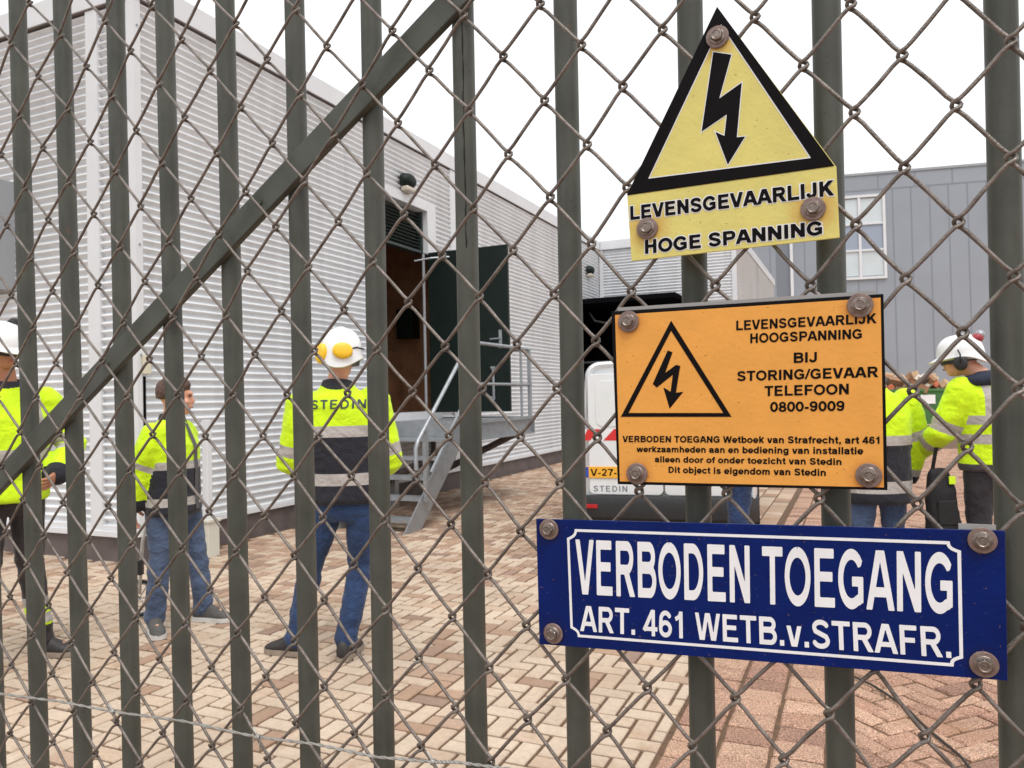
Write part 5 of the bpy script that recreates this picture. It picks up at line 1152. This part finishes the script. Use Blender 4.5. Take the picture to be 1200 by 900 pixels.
def person(label, loc, yaw, J, jacket, trousers, shoe_m, sole_m, skin, height_scale=1.0, face=True, group=None, hands='bare', collar=NAVY, bulk=1.0, short=False, jz=None):
    """J: joints in metres, figure facing +y"""
    V = lambda k: Vector(J[k])
    HM = head_frame(V('head'), J.get('hyaw', 0), J.get('hpitch', 0), J.get('htilt', 0))
    mb = MB()
    # head: skull, jaw, nose, ears, neck
    ball(mb, (0, -.012, .025), (.076, .096, .098), HM); ball(mb, (0, .028, -.045), (.058, .064, .075), HM); ball(mb, (0, .055, -.088), (.032, .032, .026), HM)
    mb.tube([HM @ Vector((0, .085, .012)), HM @ Vector((0, .104, -.022)), HM @ Vector((0, .098, -.036))], [.010, .015, .010], 10)
    for s in (-1, 1):
        ball(mb, (s * .078, -.008, -.012), (.012, .020, .033), HM, 10); ball(mb, (s * .046, .062, -.028), (.024, .020, .02), HM, 10)
    ball(mb, (0, .088, .030), (.05, .014, .011), HM, 10); ball(mb, (0, .086, -.060), (.026, .014, .010), HM, 10)
    nb = V('neck'); limb(mb, [nb + Vector((0, 0, -.06)), nb + Vector((0, .0, .03)), HM @ Vector((0, -.02, -.05))], [.066, .058, .056])
    pv, ch = V('pelvis'), V('chest')
    torso = [(pv.z - .10, pv.x, pv.y, .13, .09), (pv.z, pv.x, pv.y, .155, .105), (pv.z + .14, (pv.x * 2 + ch.x) / 3, (pv.y * 2 + ch.y) / 3, .145, .10), (ch.z - .08, ch.x, ch.y, .155, .11), (ch.z + .06, ch.x, ch.y, .165, .11), (nb.z - .075, nb.x, nb.y - .01, .14, .08), (nb.z - .03, nb.x, nb.y, .08, .065)]
    loft(mb, torso)
    for s in ('l', 'r'):
        limb(mb, [V('sh_' + s), V('el_' + s), V('wr_' + s)], [.055, .043, .030], 12)
        limb(mb, [V('hip_' + s), V('kn_' + s), V('an_' + s)], [.082, .056, .042], 12)
        a = V('an_' + s); t = J['toe_' + s]; td = Vector((t[0], t[1], 0)).normalized(); limb(mb, [Vector((a.x, a.y, .06)), Vector((a.x, a.y, .055)) + td * .12], [.034, .028], 10)
    body = remesh(mb, 'person', skin, None, .0085, 3)
    hm = MB()
    for s, sg in (('l', -1), ('r', 1)):
        w, e = V('wr_' + s), V('el_' + s); hand(hm, w, J.get('hd_' + s, w - e), J.get('pn_' + s, (-sg, 0, 0)), J.get('curl', .55), sg)
    join_into(body, hm, M_glove if hands == 'glove' else None)
    body.matrix_world = Matrix.Translation((loc[0], loc[1], 0)) @ Matrix.Rotation(yaw, 4, 'Z')
    tag(body, label, 'person', group)
    if face:
        for s in (-1, 1):
            mb = MB(); ball(mb, (s * .031, .083, .012), (.010, .008, .006), HM, 10); mb.build('eye', M_eye, body, smooth=True)
        mb = MB(); ball(mb, (0, .099, -.062), (.021, .006, .006), HM, 10); mb.build('mouth', M_lip, body, smooth=True)
    # jacket
    mb = MB(); b = bulk; hz = jz or pv.z - .08
    loft(mb, [(hz, pv.x, pv.y, .185 * b, .135 * b), (hz + .02, pv.x, pv.y, .196 * b, .146 * b), (pv.z + .12, pv.x * .7 + ch.x * .3, pv.y * .7 + ch.y * .3, .190 * b, .140 * b), (ch.z - .10, ch.x, ch.y, .200 * b, .145 * b), (ch.z + .05, ch.x, ch.y, .205 * b, .142 * b), (nb.z - .11, (nb.x + ch.x) / 2, nb.y - .01, .195 * b, .120 * b), (nb.z - .055, nb.x, nb.y - .008, .150 * b, .100 * b), (nb.z - .015, nb.x, nb.y - .002, .105, .088), (nb.z + .012, nb.x, nb.y, .088, .078)])
    for s in ('l', 'r'):
        limb(mb, [V('sh_' + s) + Vector((0, 0, -.01)), V('el_' + s), V('wr_' + s) + (V('wr_' + s) - V('el_' + s)).normalized() * .0], [.086 * b, .074 * b, .060 * b], 16)
    arms = [([V('sh_' + s), V('el_' + s), V('wr_' + s)], (.086 * b, .074 * b, .06 * b)) for s in ('l', 'r')]
    jk = remesh(mb, 'jacket', jacket, body, .0110, 4, (.010, 8, 13), [V(k + s) for k in ('el_', 'sh_') for s in 'lr'], arms)
    mb = MB(); cz = nb.z
    r0 = [[Vector((nb.x + rx * math.cos(t), nb.y + .0 + ry * math.sin(t), z - .012 * math.sin(t))) for t in np.linspace(0, 2 * math.pi, 26, endpoint=False)] for rx, ry, z in ((.108, .094, cz - .045), (.096, .086, cz - .005), (.084, .077, cz + .026), (.077, .069, cz + .028), (.072, .066, cz - .01))]
    mb.rings(r0, caps=False); mb.build('collar', mat('collar_cloth', collar, .8), jk, smooth='auto')
    # trousers
    mb = MB(); loft(mb, [(pv.z + .06, pv.x, pv.y, .165, .118), (pv.z - .02, pv.x, pv.y, .178, .130), (pv.z - .11, pv.x, pv.y, .172, .128), (pv.z - .16, pv.x, pv.y, .12, .10)])
    for s in ('l', 'r'):
        a = V('an_' + s); limb(mb, [V('hip_' + s), V('kn_' + s), Vector((a.x, a.y, .085))], [.100, .069, .063], 16)
    remesh(mb, 'trousers', trousers, body, .0105, 3, (.008, 9, 18), [V(k + s) for k in ('kn_',) for s in 'lr'] + [Vector((J['an_l'][0], J['an_l'][1], .12)), Vector((J['an_r'][0], J['an_r'][1], .12))])
    for s in ('l', 'r'): shoe(body, J['an_' + s], J['toe_' + s], shoe_m, sole_m)
    return body, HM, jk

def hair_cap(root, HM, m, low=-.05, puff=1.10):
    mb = MB(); q = []
    for k in range(12):
        a = math.pi * (k / 11) * .62
        z = .03 + .108 * math.cos(a) * puff; s = math.sin(a)
        q.append([HM @ Vector((.084 * puff * s * math.cos(t), -.016 + .106 * puff * s * math.sin(t) - (.035 if math.sin(t) > .3 and k > 6 else 0) * (k - 6) / 3, z + .004 * math.sin(7 * t + k))) for t in np.linspace(0, 2 * math.pi, 30, endpoint=False)])
    q[0] = [p + Vector((random.uniform(-.001, .001), 0, 0)) for p in q[0]]
    mb.rings(q)
    o = remesh(mb, 'hair', m, root, .006, 2, (.008, 26, 20)); return o

def print_on(target, txt, w, h, cx, cz, m, name='lettering', yside=-1, parent=None):
    """letters laid on the back of a jacket by casting onto its surface"""
    me = target.data; vs = [v.co.copy() for v in me.vertices]; fs = [tuple(p.vertices) for p in me.polygons]
    bv = BVHTree.FromPolygons(vs, fs); mb = MB()
    V, F, x0, x1 = text_faces(txt, .06, .0, .12)
    out = []
    for x, y in V:
        px = cx + ((x - x0) / (x1 - x0) - .5) * w; pz = cz + (y - .5) * h
        hit = bv.ray_cast(Vector((px, yside * 1.0, pz)), Vector((0, -yside, 0)))
        yy = hit[0].y if hit[0] else 0; out.append((px, yy + yside * .004, pz))
    mb.add(out, F); return mb.build(name, m, target)

def stand(h=1.80, sw=.185):
    k = h / 1.80
    return dict(pelvis=(0, 0, .95 * k), chest=(0, -.005, 1.27 * k), neck=(0, -.01, 1.505 * k), head=(0, .015, 1.675 * k),
                sh_l=(-sw, -.01, 1.425 * k), sh_r=(sw, -.01, 1.425 * k), el_l=(-sw - .08, -.03, 1.13 * k), el_r=(sw + .08, -.03, 1.13 * k),
                wr_l=(-sw - .03, .14, .92 * k), wr_r=(sw + .03, .14, .92 * k), hip_l=(-.095, 0, .90 * k), hip_r=(.095, 0, .90 * k),
                kn_l=(-.11, .02, .50 * k), kn_r=(.11, .02, .50 * k), an_l=(-.12, -.02, .09), an_r=(.12, -.02, .09), toe_l=(-.2, 1), toe_r=(.2, 1))
def denim(name, c, c2): 
    return cloth_mat(name, [(0, c)], None, 0, 1.2, bump=.7, noise_amp=.26, fold=22)
M_print = mat('dark_print', srgb(52, 62, 66), .7)

# the man in the middle, seen from behind
J = stand(1.84, .20); J.update(el_l=(-.285, .02, 1.11), el_r=(.285, .03, 1.10), wr_l=(-.16, .26, 1.0), wr_r=(.14, .27, 1.02), pn_l=(1, 0, .2), pn_r=(-1, 0, .2),
     pelvis=(.03, 0, .93), chest=(.0, -.01, 1.28), neck=(.0, -.02, 1.54), head=(.02, .0, 1.70), hip_l=(-.06, 0, .89), hip_r=(.125, 0, .89), kn_l=(-.19, .05, .49), an_l=(-.275, .02, .09), toe_l=(-1, .35), kn_r=(.10, .03, .49), an_r=(.03, -.06, .09), toe_r=(.15, 1), htilt=.04, hyaw=.10, hpitch=-.06)
jm = cloth_mat('hivis_jacket_dark_waist', [(.7, NAVY), (.98, BAND), (1.045, NAVY), (1.25, BAND), (1.31, HIVIS)], [(0, HIVIS), (.40, BAND), (.50, HIVIS), (.82, BAND), (.92, HIVIS)], .7, 1.7)
tm = denim('blue_denim', srgb(42, 62, 98), None)
body, HM, jk = person('worker in hi-vis jacket and blue jeans seen from behind, white helmet with yellow ear muffs', (-1.0, 4.42), 0, J, jm, tm, M_shoe, M_sole, M_skin, face=True, bulk=1.13, jz=.87)
helmet(body, HM, muff_m=M_yel, muff_pos='folded_back')
print_on(jk, 'STEDIN', .30, .052, .03, 1.435, M_print)

# the shorter, brown-haired person turned to the right
J = stand(1.62, .165); J.update(sh_r=(.165, -.02, 1.27), el_r=(.20, -.13, 1.03), wr_r=(.18, -.17, .82), hd_r=(0, -.1, -1), pn_r=(0, 1, 0), el_l=(-.20, -.10, 1.02), wr_l=(-.18, -.02, .84), hip_r=(.09, -.04, .81), hip_l=(-.09, .03, .81), an_r=(.13, -.07, .09), kn_r=(.12, -.03, .46), toe_r=(.8, .6), an_l=(-.13, .13, .09), kn_l=(-.12, .09, .46), toe_l=(.15, 1), hyaw=.45, hpitch=-.05, curl=.8, head=(0, .03, 1.50), neck=(0, .0, 1.355))
jm = cloth_mat('hivis_jacket_dark_lower', [(.6, NAVY), (.80, BAND), (.855, NAVY), (1.035, BAND), (1.085, HIVIS)], [(0, HIVIS), (.42, BAND), (.50, HIVIS), (.90, NAVY)], .6, 1.6)
tm = denim('faded_denim', srgb(74, 88, 114), None)
body, HM, jk = person('bareheaded brown-haired person in hi-vis jacket and faded jeans, near the warehouse corner', (-2.24, 5.06), R_(-94), J, jm, tm, M_shoe2, M_solew, M_skin, bulk=1.10, jz=.74)
hair_cap(body, HM, M_hair, puff=1.10)
BROOT = body
mb = MB(); q = MB()
nbk = [Vector((.0 + .055, .155, z)) for z in np.linspace(.80, 1.30, 12)]
bv = BVHTree.FromPolygons([v.co.copy() for v in jk.data.vertices], [tuple(p.vertices) for p in jk.data.polygons])
pl = []
for z in np.linspace(.77, 1.33, 16):
    row = []
    for x in (-.022, .0, .022):
        h = bv.ray_cast(Vector((x, 1, z)), Vector((0, -1, 0))); row.append((x, (h[0].y if h[0] else .1) + .006, z))
    pl.append(row)
mb.add([p for r in pl for p in r], [(3 * k + i, 3 * k + i + 1, 3 * k + i + 4, 3 * k + i + 3) for k in range(15) for i in (0, 1)])
mb.build('zip_flap', mat('dark_flap', srgb(88, 86, 88), .8), jk)

# the tall man at the left edge
J = stand(1.90, .20); J.update(el_l=(-.34, .02, 1.22), wr_l=(-.20, .17, 1.06), hd_l=(.6, .5, -.3), pn_l=(1, -.2, 0), el_r=(.30, -.06, 1.19), wr_r=(.28, .12, .98), hyaw=.15, hpitch=-.22, head=(.02, .03, 1.80), an_l=(-.17, .02, .09), toe_l=(-.6, .8), an_r=(.14, .0, .09), toe_r=(.2, 1))
jm = cloth_mat('hivis_jacket_banded', [(.6, HIVIS), (1.155, BAND), (1.215, HIVIS)], [(0, HIVIS), (.38, BAND), (.47, HIVIS), (.62, BAND), (.72, HIVIS), (.93, NAVY)], .6, 1.8, strap=(.125, .027, 1.2))
tm = cloth_mat('dark_work_trousers', [(0, srgb(48, 42, 42)), (.20, BAND), (.235, HIVIS), (.30, HIVIS), (.29, HIVIS), (.345, BAND), (.385, srgb(48, 42, 42))], None, 0, 1.2, noise_amp=.2)
tm = cloth_mat('dark_work_trousers', [(0, srgb(50, 44, 44)), (.19, HIVIS), (.205, BAND), (.26, HIVIS), (.30, BAND), (.355, srgb(50, 44, 44))], None, 0, 1.2, noise_amp=.2)
body, HM, jk = person('tall worker at the left edge, white helmet, hi-vis jacket, dark trousers with calf bands', (-2.90, 4.40), R_(-128), J, jm, tm, M_shoe, M_sole, M_skin2, bulk=1.12, jz=.92)
helmet(body, HM, muff_pos='raised')

# the worker in front of the van, mostly behind the orange sign
J = stand(1.78, .185); J.update(an_l=(-.09, -.04, .09), an_r=(.09, .06, .09))
jm = cloth_mat('hivis_jacket_plain', [(.6, NAVY), (.98, BAND), (1.04, HIVIS)], [(0, HIVIS), (.42, BAND), (.5, HIVIS)], .6, 1.8)
tm = denim('dark_denim', srgb(44, 62, 100), None)
body, HM, jk = person('worker in dark blue jeans beside the white van, upper body hidden by the orange sign', (1.64, 5.6), R_(75), J, jm, tm, M_shoe, M_sole, M_skin, jz=.88)
helmet(body, HM, muff_pos='raised')

# the worker from behind next to the orange sign
J = stand(1.74, .20); J.update(el_r=(.285, .02, 1.10), wr_r=(.255, .07, .86), hd_r=(-.05, .2, -1), head=(-.07, .03, 1.60), neck=(-.03, -.005, 1.455))
jm = cloth_mat('hivis_jacket_dark_waist_two', [(.6, NAVY), (.775, BAND), (.85, NAVY), (1.085, BAND), (1.15, HIVIS)], [(0, HIVIS), (.38, BAND), (.50, HIVIS), (.88, BAND), (.97, NAVY)], .6, 1.7)
tm = denim('mid_denim', srgb(70, 88, 120), None)
body, HM, jk = person('worker with back turned just right of the orange sign, hi-vis jacket with dark lower half', (2.42, 5.12), R_(4), J, jm, tm, M_shoe, M_sole, M_skin, bulk=1.12, jz=.70)
hair_cap(body, HM, M_hair2)

# the helmeted worker at the right edge
J = stand(1.83, .20); J.update(el_l=(-.30, .06, 1.17), wr_l=(-.30, .30, 1.04), hd_l=(0.1, 1, -.1), pn_l=(1, 0, -.2), el_r=(.28, .02, 1.14), wr_r=(.2, .22, .98), hyaw=.85, hpitch=-.14, head=(-.17, .06, 1.645), neck=(-.075, .0, 1.50), an_l=(-.12, .0, .09), an_r=(.13, -.03, .09))
jm = cloth_mat('hivis_jacket_two_bands', [(.6, srgb(70, 66, 70)), (.97, HIVIS), (1.095, BAND), (1.155, HIVIS), (1.215, BAND), (1.275, HIVIS)], [(0, HIVIS), (.40, BAND), (.52, HIVIS), (.66, BAND), (.78, HIVIS)], .6, 1.8, strap=(.115, .026, 1.25))
tm = cloth_mat('dark_grey_trousers', [(0, srgb(48, 46, 50))], None, 0, 1.2, noise_amp=.2)
body, HM, jk = person('white-helmeted worker at the right edge, hi-vis jacket with two grey bands and dark hood', (3.06, 4.90), R_(4), J, jm, tm, M_shoe, M_sole, M_skin, bulk=1.12, jz=.92)
h = helmet(body, HM, muff_m=M_blackp, muff_pos='ears')
mb = MB(); ball(mb, (.02, -.135, .125), (.034, .030, .030), HM, 14); mb.build('helmet_lamp', M_galv, h, smooth=True)
mb = MB(); ball(mb, (.01, -.115, .105), (.05, .04, .032), HM, 14); mb.build('lamp_clip', M_redp, h, smooth=True)
print_on(jk, 'STEDIN', .26, .05, .06, 1.40, M_print)
mb = MB(); nbv = Vector(J['neck'])
ball(mb, (nbv.x, nbv.y - .05, nbv.z - .005), (.13, .085, .06)); ball(mb, (nbv.x + .05, nbv.y - .07, nbv.z - .02), (.09, .06, .05))
remesh(mb, 'hood', mat('navy_hood', srgb(34, 40, 58), .85), jk, .010, 4, (.012, 14, 14))
ROOT_F = body

# ------------------------------------------------------------------ things carried
bt = empty('tool_bag', Matrix.Translation((2.74, 4.95, .64)), 'black tool bag with a yellow tag hanging at the hip of the right-hand worker', 'bag')
def lbox(M, x0, x1, y0, y1, z0, z1, name, m, p, bevel=.012, seg=3):
    mb = MB(); mb.box(x0, x1, y0, y1, z0, z1); o = mb.build(name, m, p, bevel=bevel, seg=seg); return o
M_bagc = mat('black_canvas', srgb(26, 25, 28), .85, var=.2, vscale=20, bump=.4, bscale=60)
mb = MB(); loft(mb, [(-.34, .0, 0, .085, .05, .6), (-.30, .0, 0, .105, .07, .55), (-.05, .01, 0, .10, .075, .55), (.15, .0, 0, .088, .06, .6), (.27, -.01, .0, .07, .04, .6), (.30, -.01, 0, .05, .02, .7)])
remesh(mb, 'bag_body', M_bagc, bt, .009, 4, (.014, 9, 9))
lbox(None, -.06, .06, -.085, -.055, -.06, .10, 'pocket', M_bagc, bt, .012)
lbox(None, .02, .06, -.068, -.061, .20, .25, 'yellow_tag', mat('hivis_tag', HIVIS, .6), bt, .002)
mb = MB(); mb.tube([(-.05, 0, .28), (-.01, .02, .42), (.08, .03, .52), (.2, .03, .56)], .012, 8); mb.build('strap', M_bagc, bt, smooth=True)

wm = empty('measuring_wheel', Matrix.Translation((-2.56, 5.20, 0)), 'wheeled measuring stick with black grip held by the brown-haired person', 'measuring wheel')
mb = MB(); mb.tube([(.10 + .0, -.0, .80), (.02, .05, .52), (-.03, .10, .16)], .012, 8); mb.build('shaft', M_solew, wm, smooth=True)
mb = MB(); mb.tube([(.13, -.02, .90), (.095, .0, .78)], .019, 10); mb.build('grip', M_blackp, wm, smooth='auto')
c = Vector((-.03, .10, .13)); uu = Vector((1, .25, 0)).normalized()
mb = MB(); mb.tube([c + uu * .115 * math.cos(t) + UP * .115 * math.sin(t) for t in np.linspace(0, 2 * math.pi, 32, endpoint=False)], .013, 8, closed=True); wl = mb.build('wheel', M_blackp, wm, smooth=True)
mb = MB(); mb.tube([c + uu * .10 * math.cos(t) + UP * .10 * math.sin(t) for t in np.linspace(0, 2 * math.pi, 32, endpoint=False)], .007, 8, closed=True)
for k in range(6): t = k * math.pi / 3; mb.tube([c, c + uu * .10 * math.cos(t) + UP * .10 * math.sin(t)], .004, 6)
mb.build('rim', M_galv, wl, smooth=True)
mb = MB(); mb.box(-.02, .02, .03, .07, .30, .40); mb.build('counter_box', M_blackp, wm, bevel=.004)

# ------------------------------------------------------------------ the white van
VH = R_(17.3); VF = Vector((math.sin(VH), math.cos(VH), 0)); VR = Vector((math.cos(VH), -math.sin(VH), 0))
VM = frame(Vector((1.47, 7.55, 0)), VR, VF, UP)
van = empty('delivery_van', VM, 'white panel van with red and white chevrons, half hidden behind the orange sign', 'van')
M_vw = mat('white_van_paint', srgb(222, 224, 227), 0.25, var=.04, vscale=3, coat=.6)
M_glass = mat('dark_car_glass', srgb(24, 28, 32), .06, spec=.7)
M_bump = mat('black_bumper_plastic', srgb(38, 38, 41), .55, var=.12, vscale=20)
M_tyre = mat('tyre_rubber', srgb(30, 30, 31), .85); M_rim = mat('alloy_rim', srgb(160, 162, 166), .35, .7)
M_redr = mat('red_reflector', srgb(176, 26, 30), .3); M_redt = mat('red_tape', srgb(206, 44, 44), .5); M_wht = mat('white_tape', srgb(226, 226, 228), .5)
M_plate = mat('yellow_number_plate', srgb(236, 172, 54), .4, var=.05, vscale=30); M_blue = mat('blue_plate_band', srgb(40, 74, 170), .4); M_gtext = mat('grey_lettering', srgb(120, 124, 128), .5)
def vsec(y, w, z0, z1, tum, r, n=8):
    """outline of the body at length y: rounded top corners, sides leaning in by tum"""
    pts = [(-w + .03, z0), (-w, z0 + .04), (-w, z0 + .40), (-w + tum * .35, 1.05), (-w + tum, z1 - r)]
    for k in range(1, n + 1):
        a = math.pi - (math.pi / 2) * k / n; pts.append((-w + tum + r + r * math.cos(a), z1 - r + r * math.sin(a)))
    half = pts + [(-w * .3, z1 + .012)]
    full = half + [(0, z1 + .016)] + [(-x, z) for x, z in reversed(half)]
    return [VM @ Vector((x, y, z)) for x, z in full]
mb = MB()
H_ = 1.80
mb.rings([vsec(.06, .815, .34, H_ - .07, .10, .14), vsec(.015, .835, .32, H_ - .035, .09, .15), vsec(.0 + .05, .855, .30, H_ - .01, .08, .15), vsec(.20, .87, .28, H_, .075, .15), vsec(1.6, .88, .27, H_ + .02, .075, .15), vsec(2.7, .88, .27, H_, .08, .15), vsec(3.05, .87, .27, 1.66, .10, .16), vsec(3.55, .86, .27, 1.16, .08, .14), vsec(4.1, .82, .28, 1.0, .08, .12), vsec(4.3, .72, .32, .86, .08, .10)])
vb = part(mb, 'body', M_vw, van, smooth='auto', angle=40)
def vbox(x0, x1, y0, y1, z0, z1, name, m, p=van, bevel=0.0, seg=2):
    mb = MB(); mb.box(x0, x1, y0, y1, z0, z1, VM); return part(mb, name, m, p, bevel=bevel, seg=seg)
# rear doors: shallow raised panels, centre gap, handle
def rounded(x0, x1, z0, z1, r, n=5):
    out = []
    for cx, cz, a0 in ((x1 - r, z0 + r, -90), (x1 - r, z1 - r, 0), (x0 + r, z1 - r, 90), (x0 + r, z0 + r, 180)):
        out += [(cx + r * math.cos(R_(a0 + 90 * k / n)), cz + r * math.sin(R_(a0 + 90 * k / n))) for k in range(n + 1)]
    return out
RM = frame(VM @ Vector((0, .05, 0)), VR, UP, -VF)
def vprism(poly, y0, y1, name, m, p=van, bevel=0.0):
    mb = MB(); mb.prism(poly, -y0 + .05 - .05, -y1 + .05 - .05, frame(VM @ Vector((0, 0, 0)), VR, UP, -VF)); return part(mb, name, m, p, bevel=bevel)
for s in (-1, 1):
    x0, x1 = (.008, .74) if s > 0 else (-.74, -.008)
    d_ = vprism(rounded(x0, x1, .46, H_ - .13, .05), .05, -.012, 'rear_door', M_vw, bevel=.006)
    xi0, xi1 = (.10, .66) if s > 0 else (-.66, -.10)
    p_ = vprism(rounded(xi0, xi1, 1.14, 1.60, .07), -.012, -.018, 'door_panel', M_vw, bevel=.005)
vbox(-.20, .16, -.032, -.012, .76, .82, 'plate_lamp_handle', M_bump, bevel=.008)
# chevron tape across the doors
mb = MB(); z0, z1 = 1.0, 1.115; w = .135; x = -.86; k = 0
def chev(mb, xa, M_): 
    L_ = -.798; mb.prism([(max(L_, xa), z0), (xa + w, z0), (xa + w + .11, z1), (max(L_, xa + .11), z1)], .0135, .0145, frame(VM @ Vector((0, 0, 0)), VR, UP, -VF), M_)
mb.prism([(-.80, z0 - .002), (.735, z0 - .002), (.735, z1 + .002), (-.80, z1 + .002)], .0122, .0132, frame(VM @ Vector((0, 0, 0)), VR, UP, -VF), 1)
while x < .60: chev(mb, x, 0); x += 2 * w
part(mb, 'chevron_tape', [M_redt, M_wht], van)
# number plate
PXL, PXR, PZ0, PZ1 = -.79, -.27, .625, .74
vbox(PXL, PXR, -.024, -.0125, PZ0, PZ1, 'number_plate', M_plate, bevel=.003)
vbox(PXL + .004, PXL + .046, -.0252, -.0241, PZ0 + .004, PZ1 - .004, 'country_band', M_blue)
mb = MB(); zz = -.0; 
FMt = frame(VM @ Vector((0, 0, 0)), VR, UP, -VF)
text_quad(mb, 'V-27-', [(PXL + .065, PZ0 + .022), (PXL + .33, PZ0 + .022), (PXL + .33, PZ1 - .022), (PXL + .065, PZ1 - .022)], .0248, step=.06, M=FMt)
part(mb, 'plate_characters', M_black, van)
mb = MB(); text_quad(mb, 'STEDIN', [(-.70, .49), (-.36, .49), (-.36, .548), (-.70, .548)], .0135, step=.06, track=.12, M=FMt); part(mb, 'door_lettering', M_gtext, van)
# bumper, reflectors, lamps, wheels, windscreen
mb = MB(); q = []
for z, e in ((.20, -.02), (.24, .03), (.38, .05), (.44, .03), (.455, .0)):
    q.append([VM @ Vector((x, y - e, z)) for x, y in ((-.86, .5), (-.875 - e * .2, .12), (-.80, -.02), (-.4, -.05), (.4, -.05), (.80, -.02), (.875 + e * .2, .12), (.86, .5))])
o = len(mb.v)
for r_ in q: mb.v += [tuple(p) for p in r_]
for k in range(len(q) - 1):
    for i in range(7): mb.f.append((k * 8 + i, k * 8 + i + 1, k * 8 + 8 + i + 1, k * 8 + 8 + i)); mb.mi.append(0)
part(mb, 'bumper', M_bump, van, smooth='auto')
for s in (-1, 1):
    vbox(s * .72 - .07, s * .72 + .07, -.088, -.068, .33, .37, 'reflector', M_redr, bevel=.004)
    vbox(s * .825 - .02, s * .825 + .02, .02, .09, .70, .98, 'tail_lamp', M_redr, bevel=.012)
for y in (.72, 3.45):
    for s in (-1, 1):
        c = Vector((s * .80, y, .31)); mb = MB()
        rr = [[VM @ (c + Vector((s * t, r * math.cos(a), r * math.sin(a)))) for a in np.linspace(0, 2 * math.pi, 30, endpoint=False)] for t, r in ((-.09, .20), (-.09, .29), (-.07, .31), (.07, .31), (.09, .29), (.085, .20))]
        mb.rings(rr); wlp = part(mb, 'wheel', M_tyre, van, smooth='auto')
        mb = MB(); rr = [[VM @ (c + Vector((s * t, r * math.cos(a), r * math.sin(a)))) for a in np.linspace(0, 2 * math.pi, 24, endpoint=False)] for t, r in ((.07, .199), (.088, .19), (.075, .16), (.08, .05), (.088, .04))]
        mb.rings(rr); rm = mb.build('rim', M_rim, None, smooth='auto'); rm.parent = wlp; bpy.context.view_layer.update(); rm.matrix_parent_inverse = wlp.matrix_world.inverted()
mb = MB(); mb.add([VM @ Vector(p) for p in ((-.70, 3.12, 1.62), (.70, 3.12, 1.62), (.74, 3.52, 1.215), (-.74, 3.52, 1.215))], [(0, 1, 2, 3)])
o = part(mb, 'windscreen', M_glass, van); o.location += Vector((0, 0, .03))
for s in (-1, 1):
    mb = MB(); mb.add([VM @ Vector(p) for p in ((s * .885, 2.0, 1.12), (s * .885, 3.0, 1.12), (s * .84, 2.85, 1.56), (s * .84, 2.0, 1.60))], [(0, 1, 2, 3)]); part(mb, 'side_window', M_glass, van)
    mb = MB(); mb.box(s * .97 - .09, s * .97 + .09, 3.0, 3.08, 1.10, 1.30, VM); part(mb, 'door_mirror', M_bump, van, bevel=.03, seg=3)
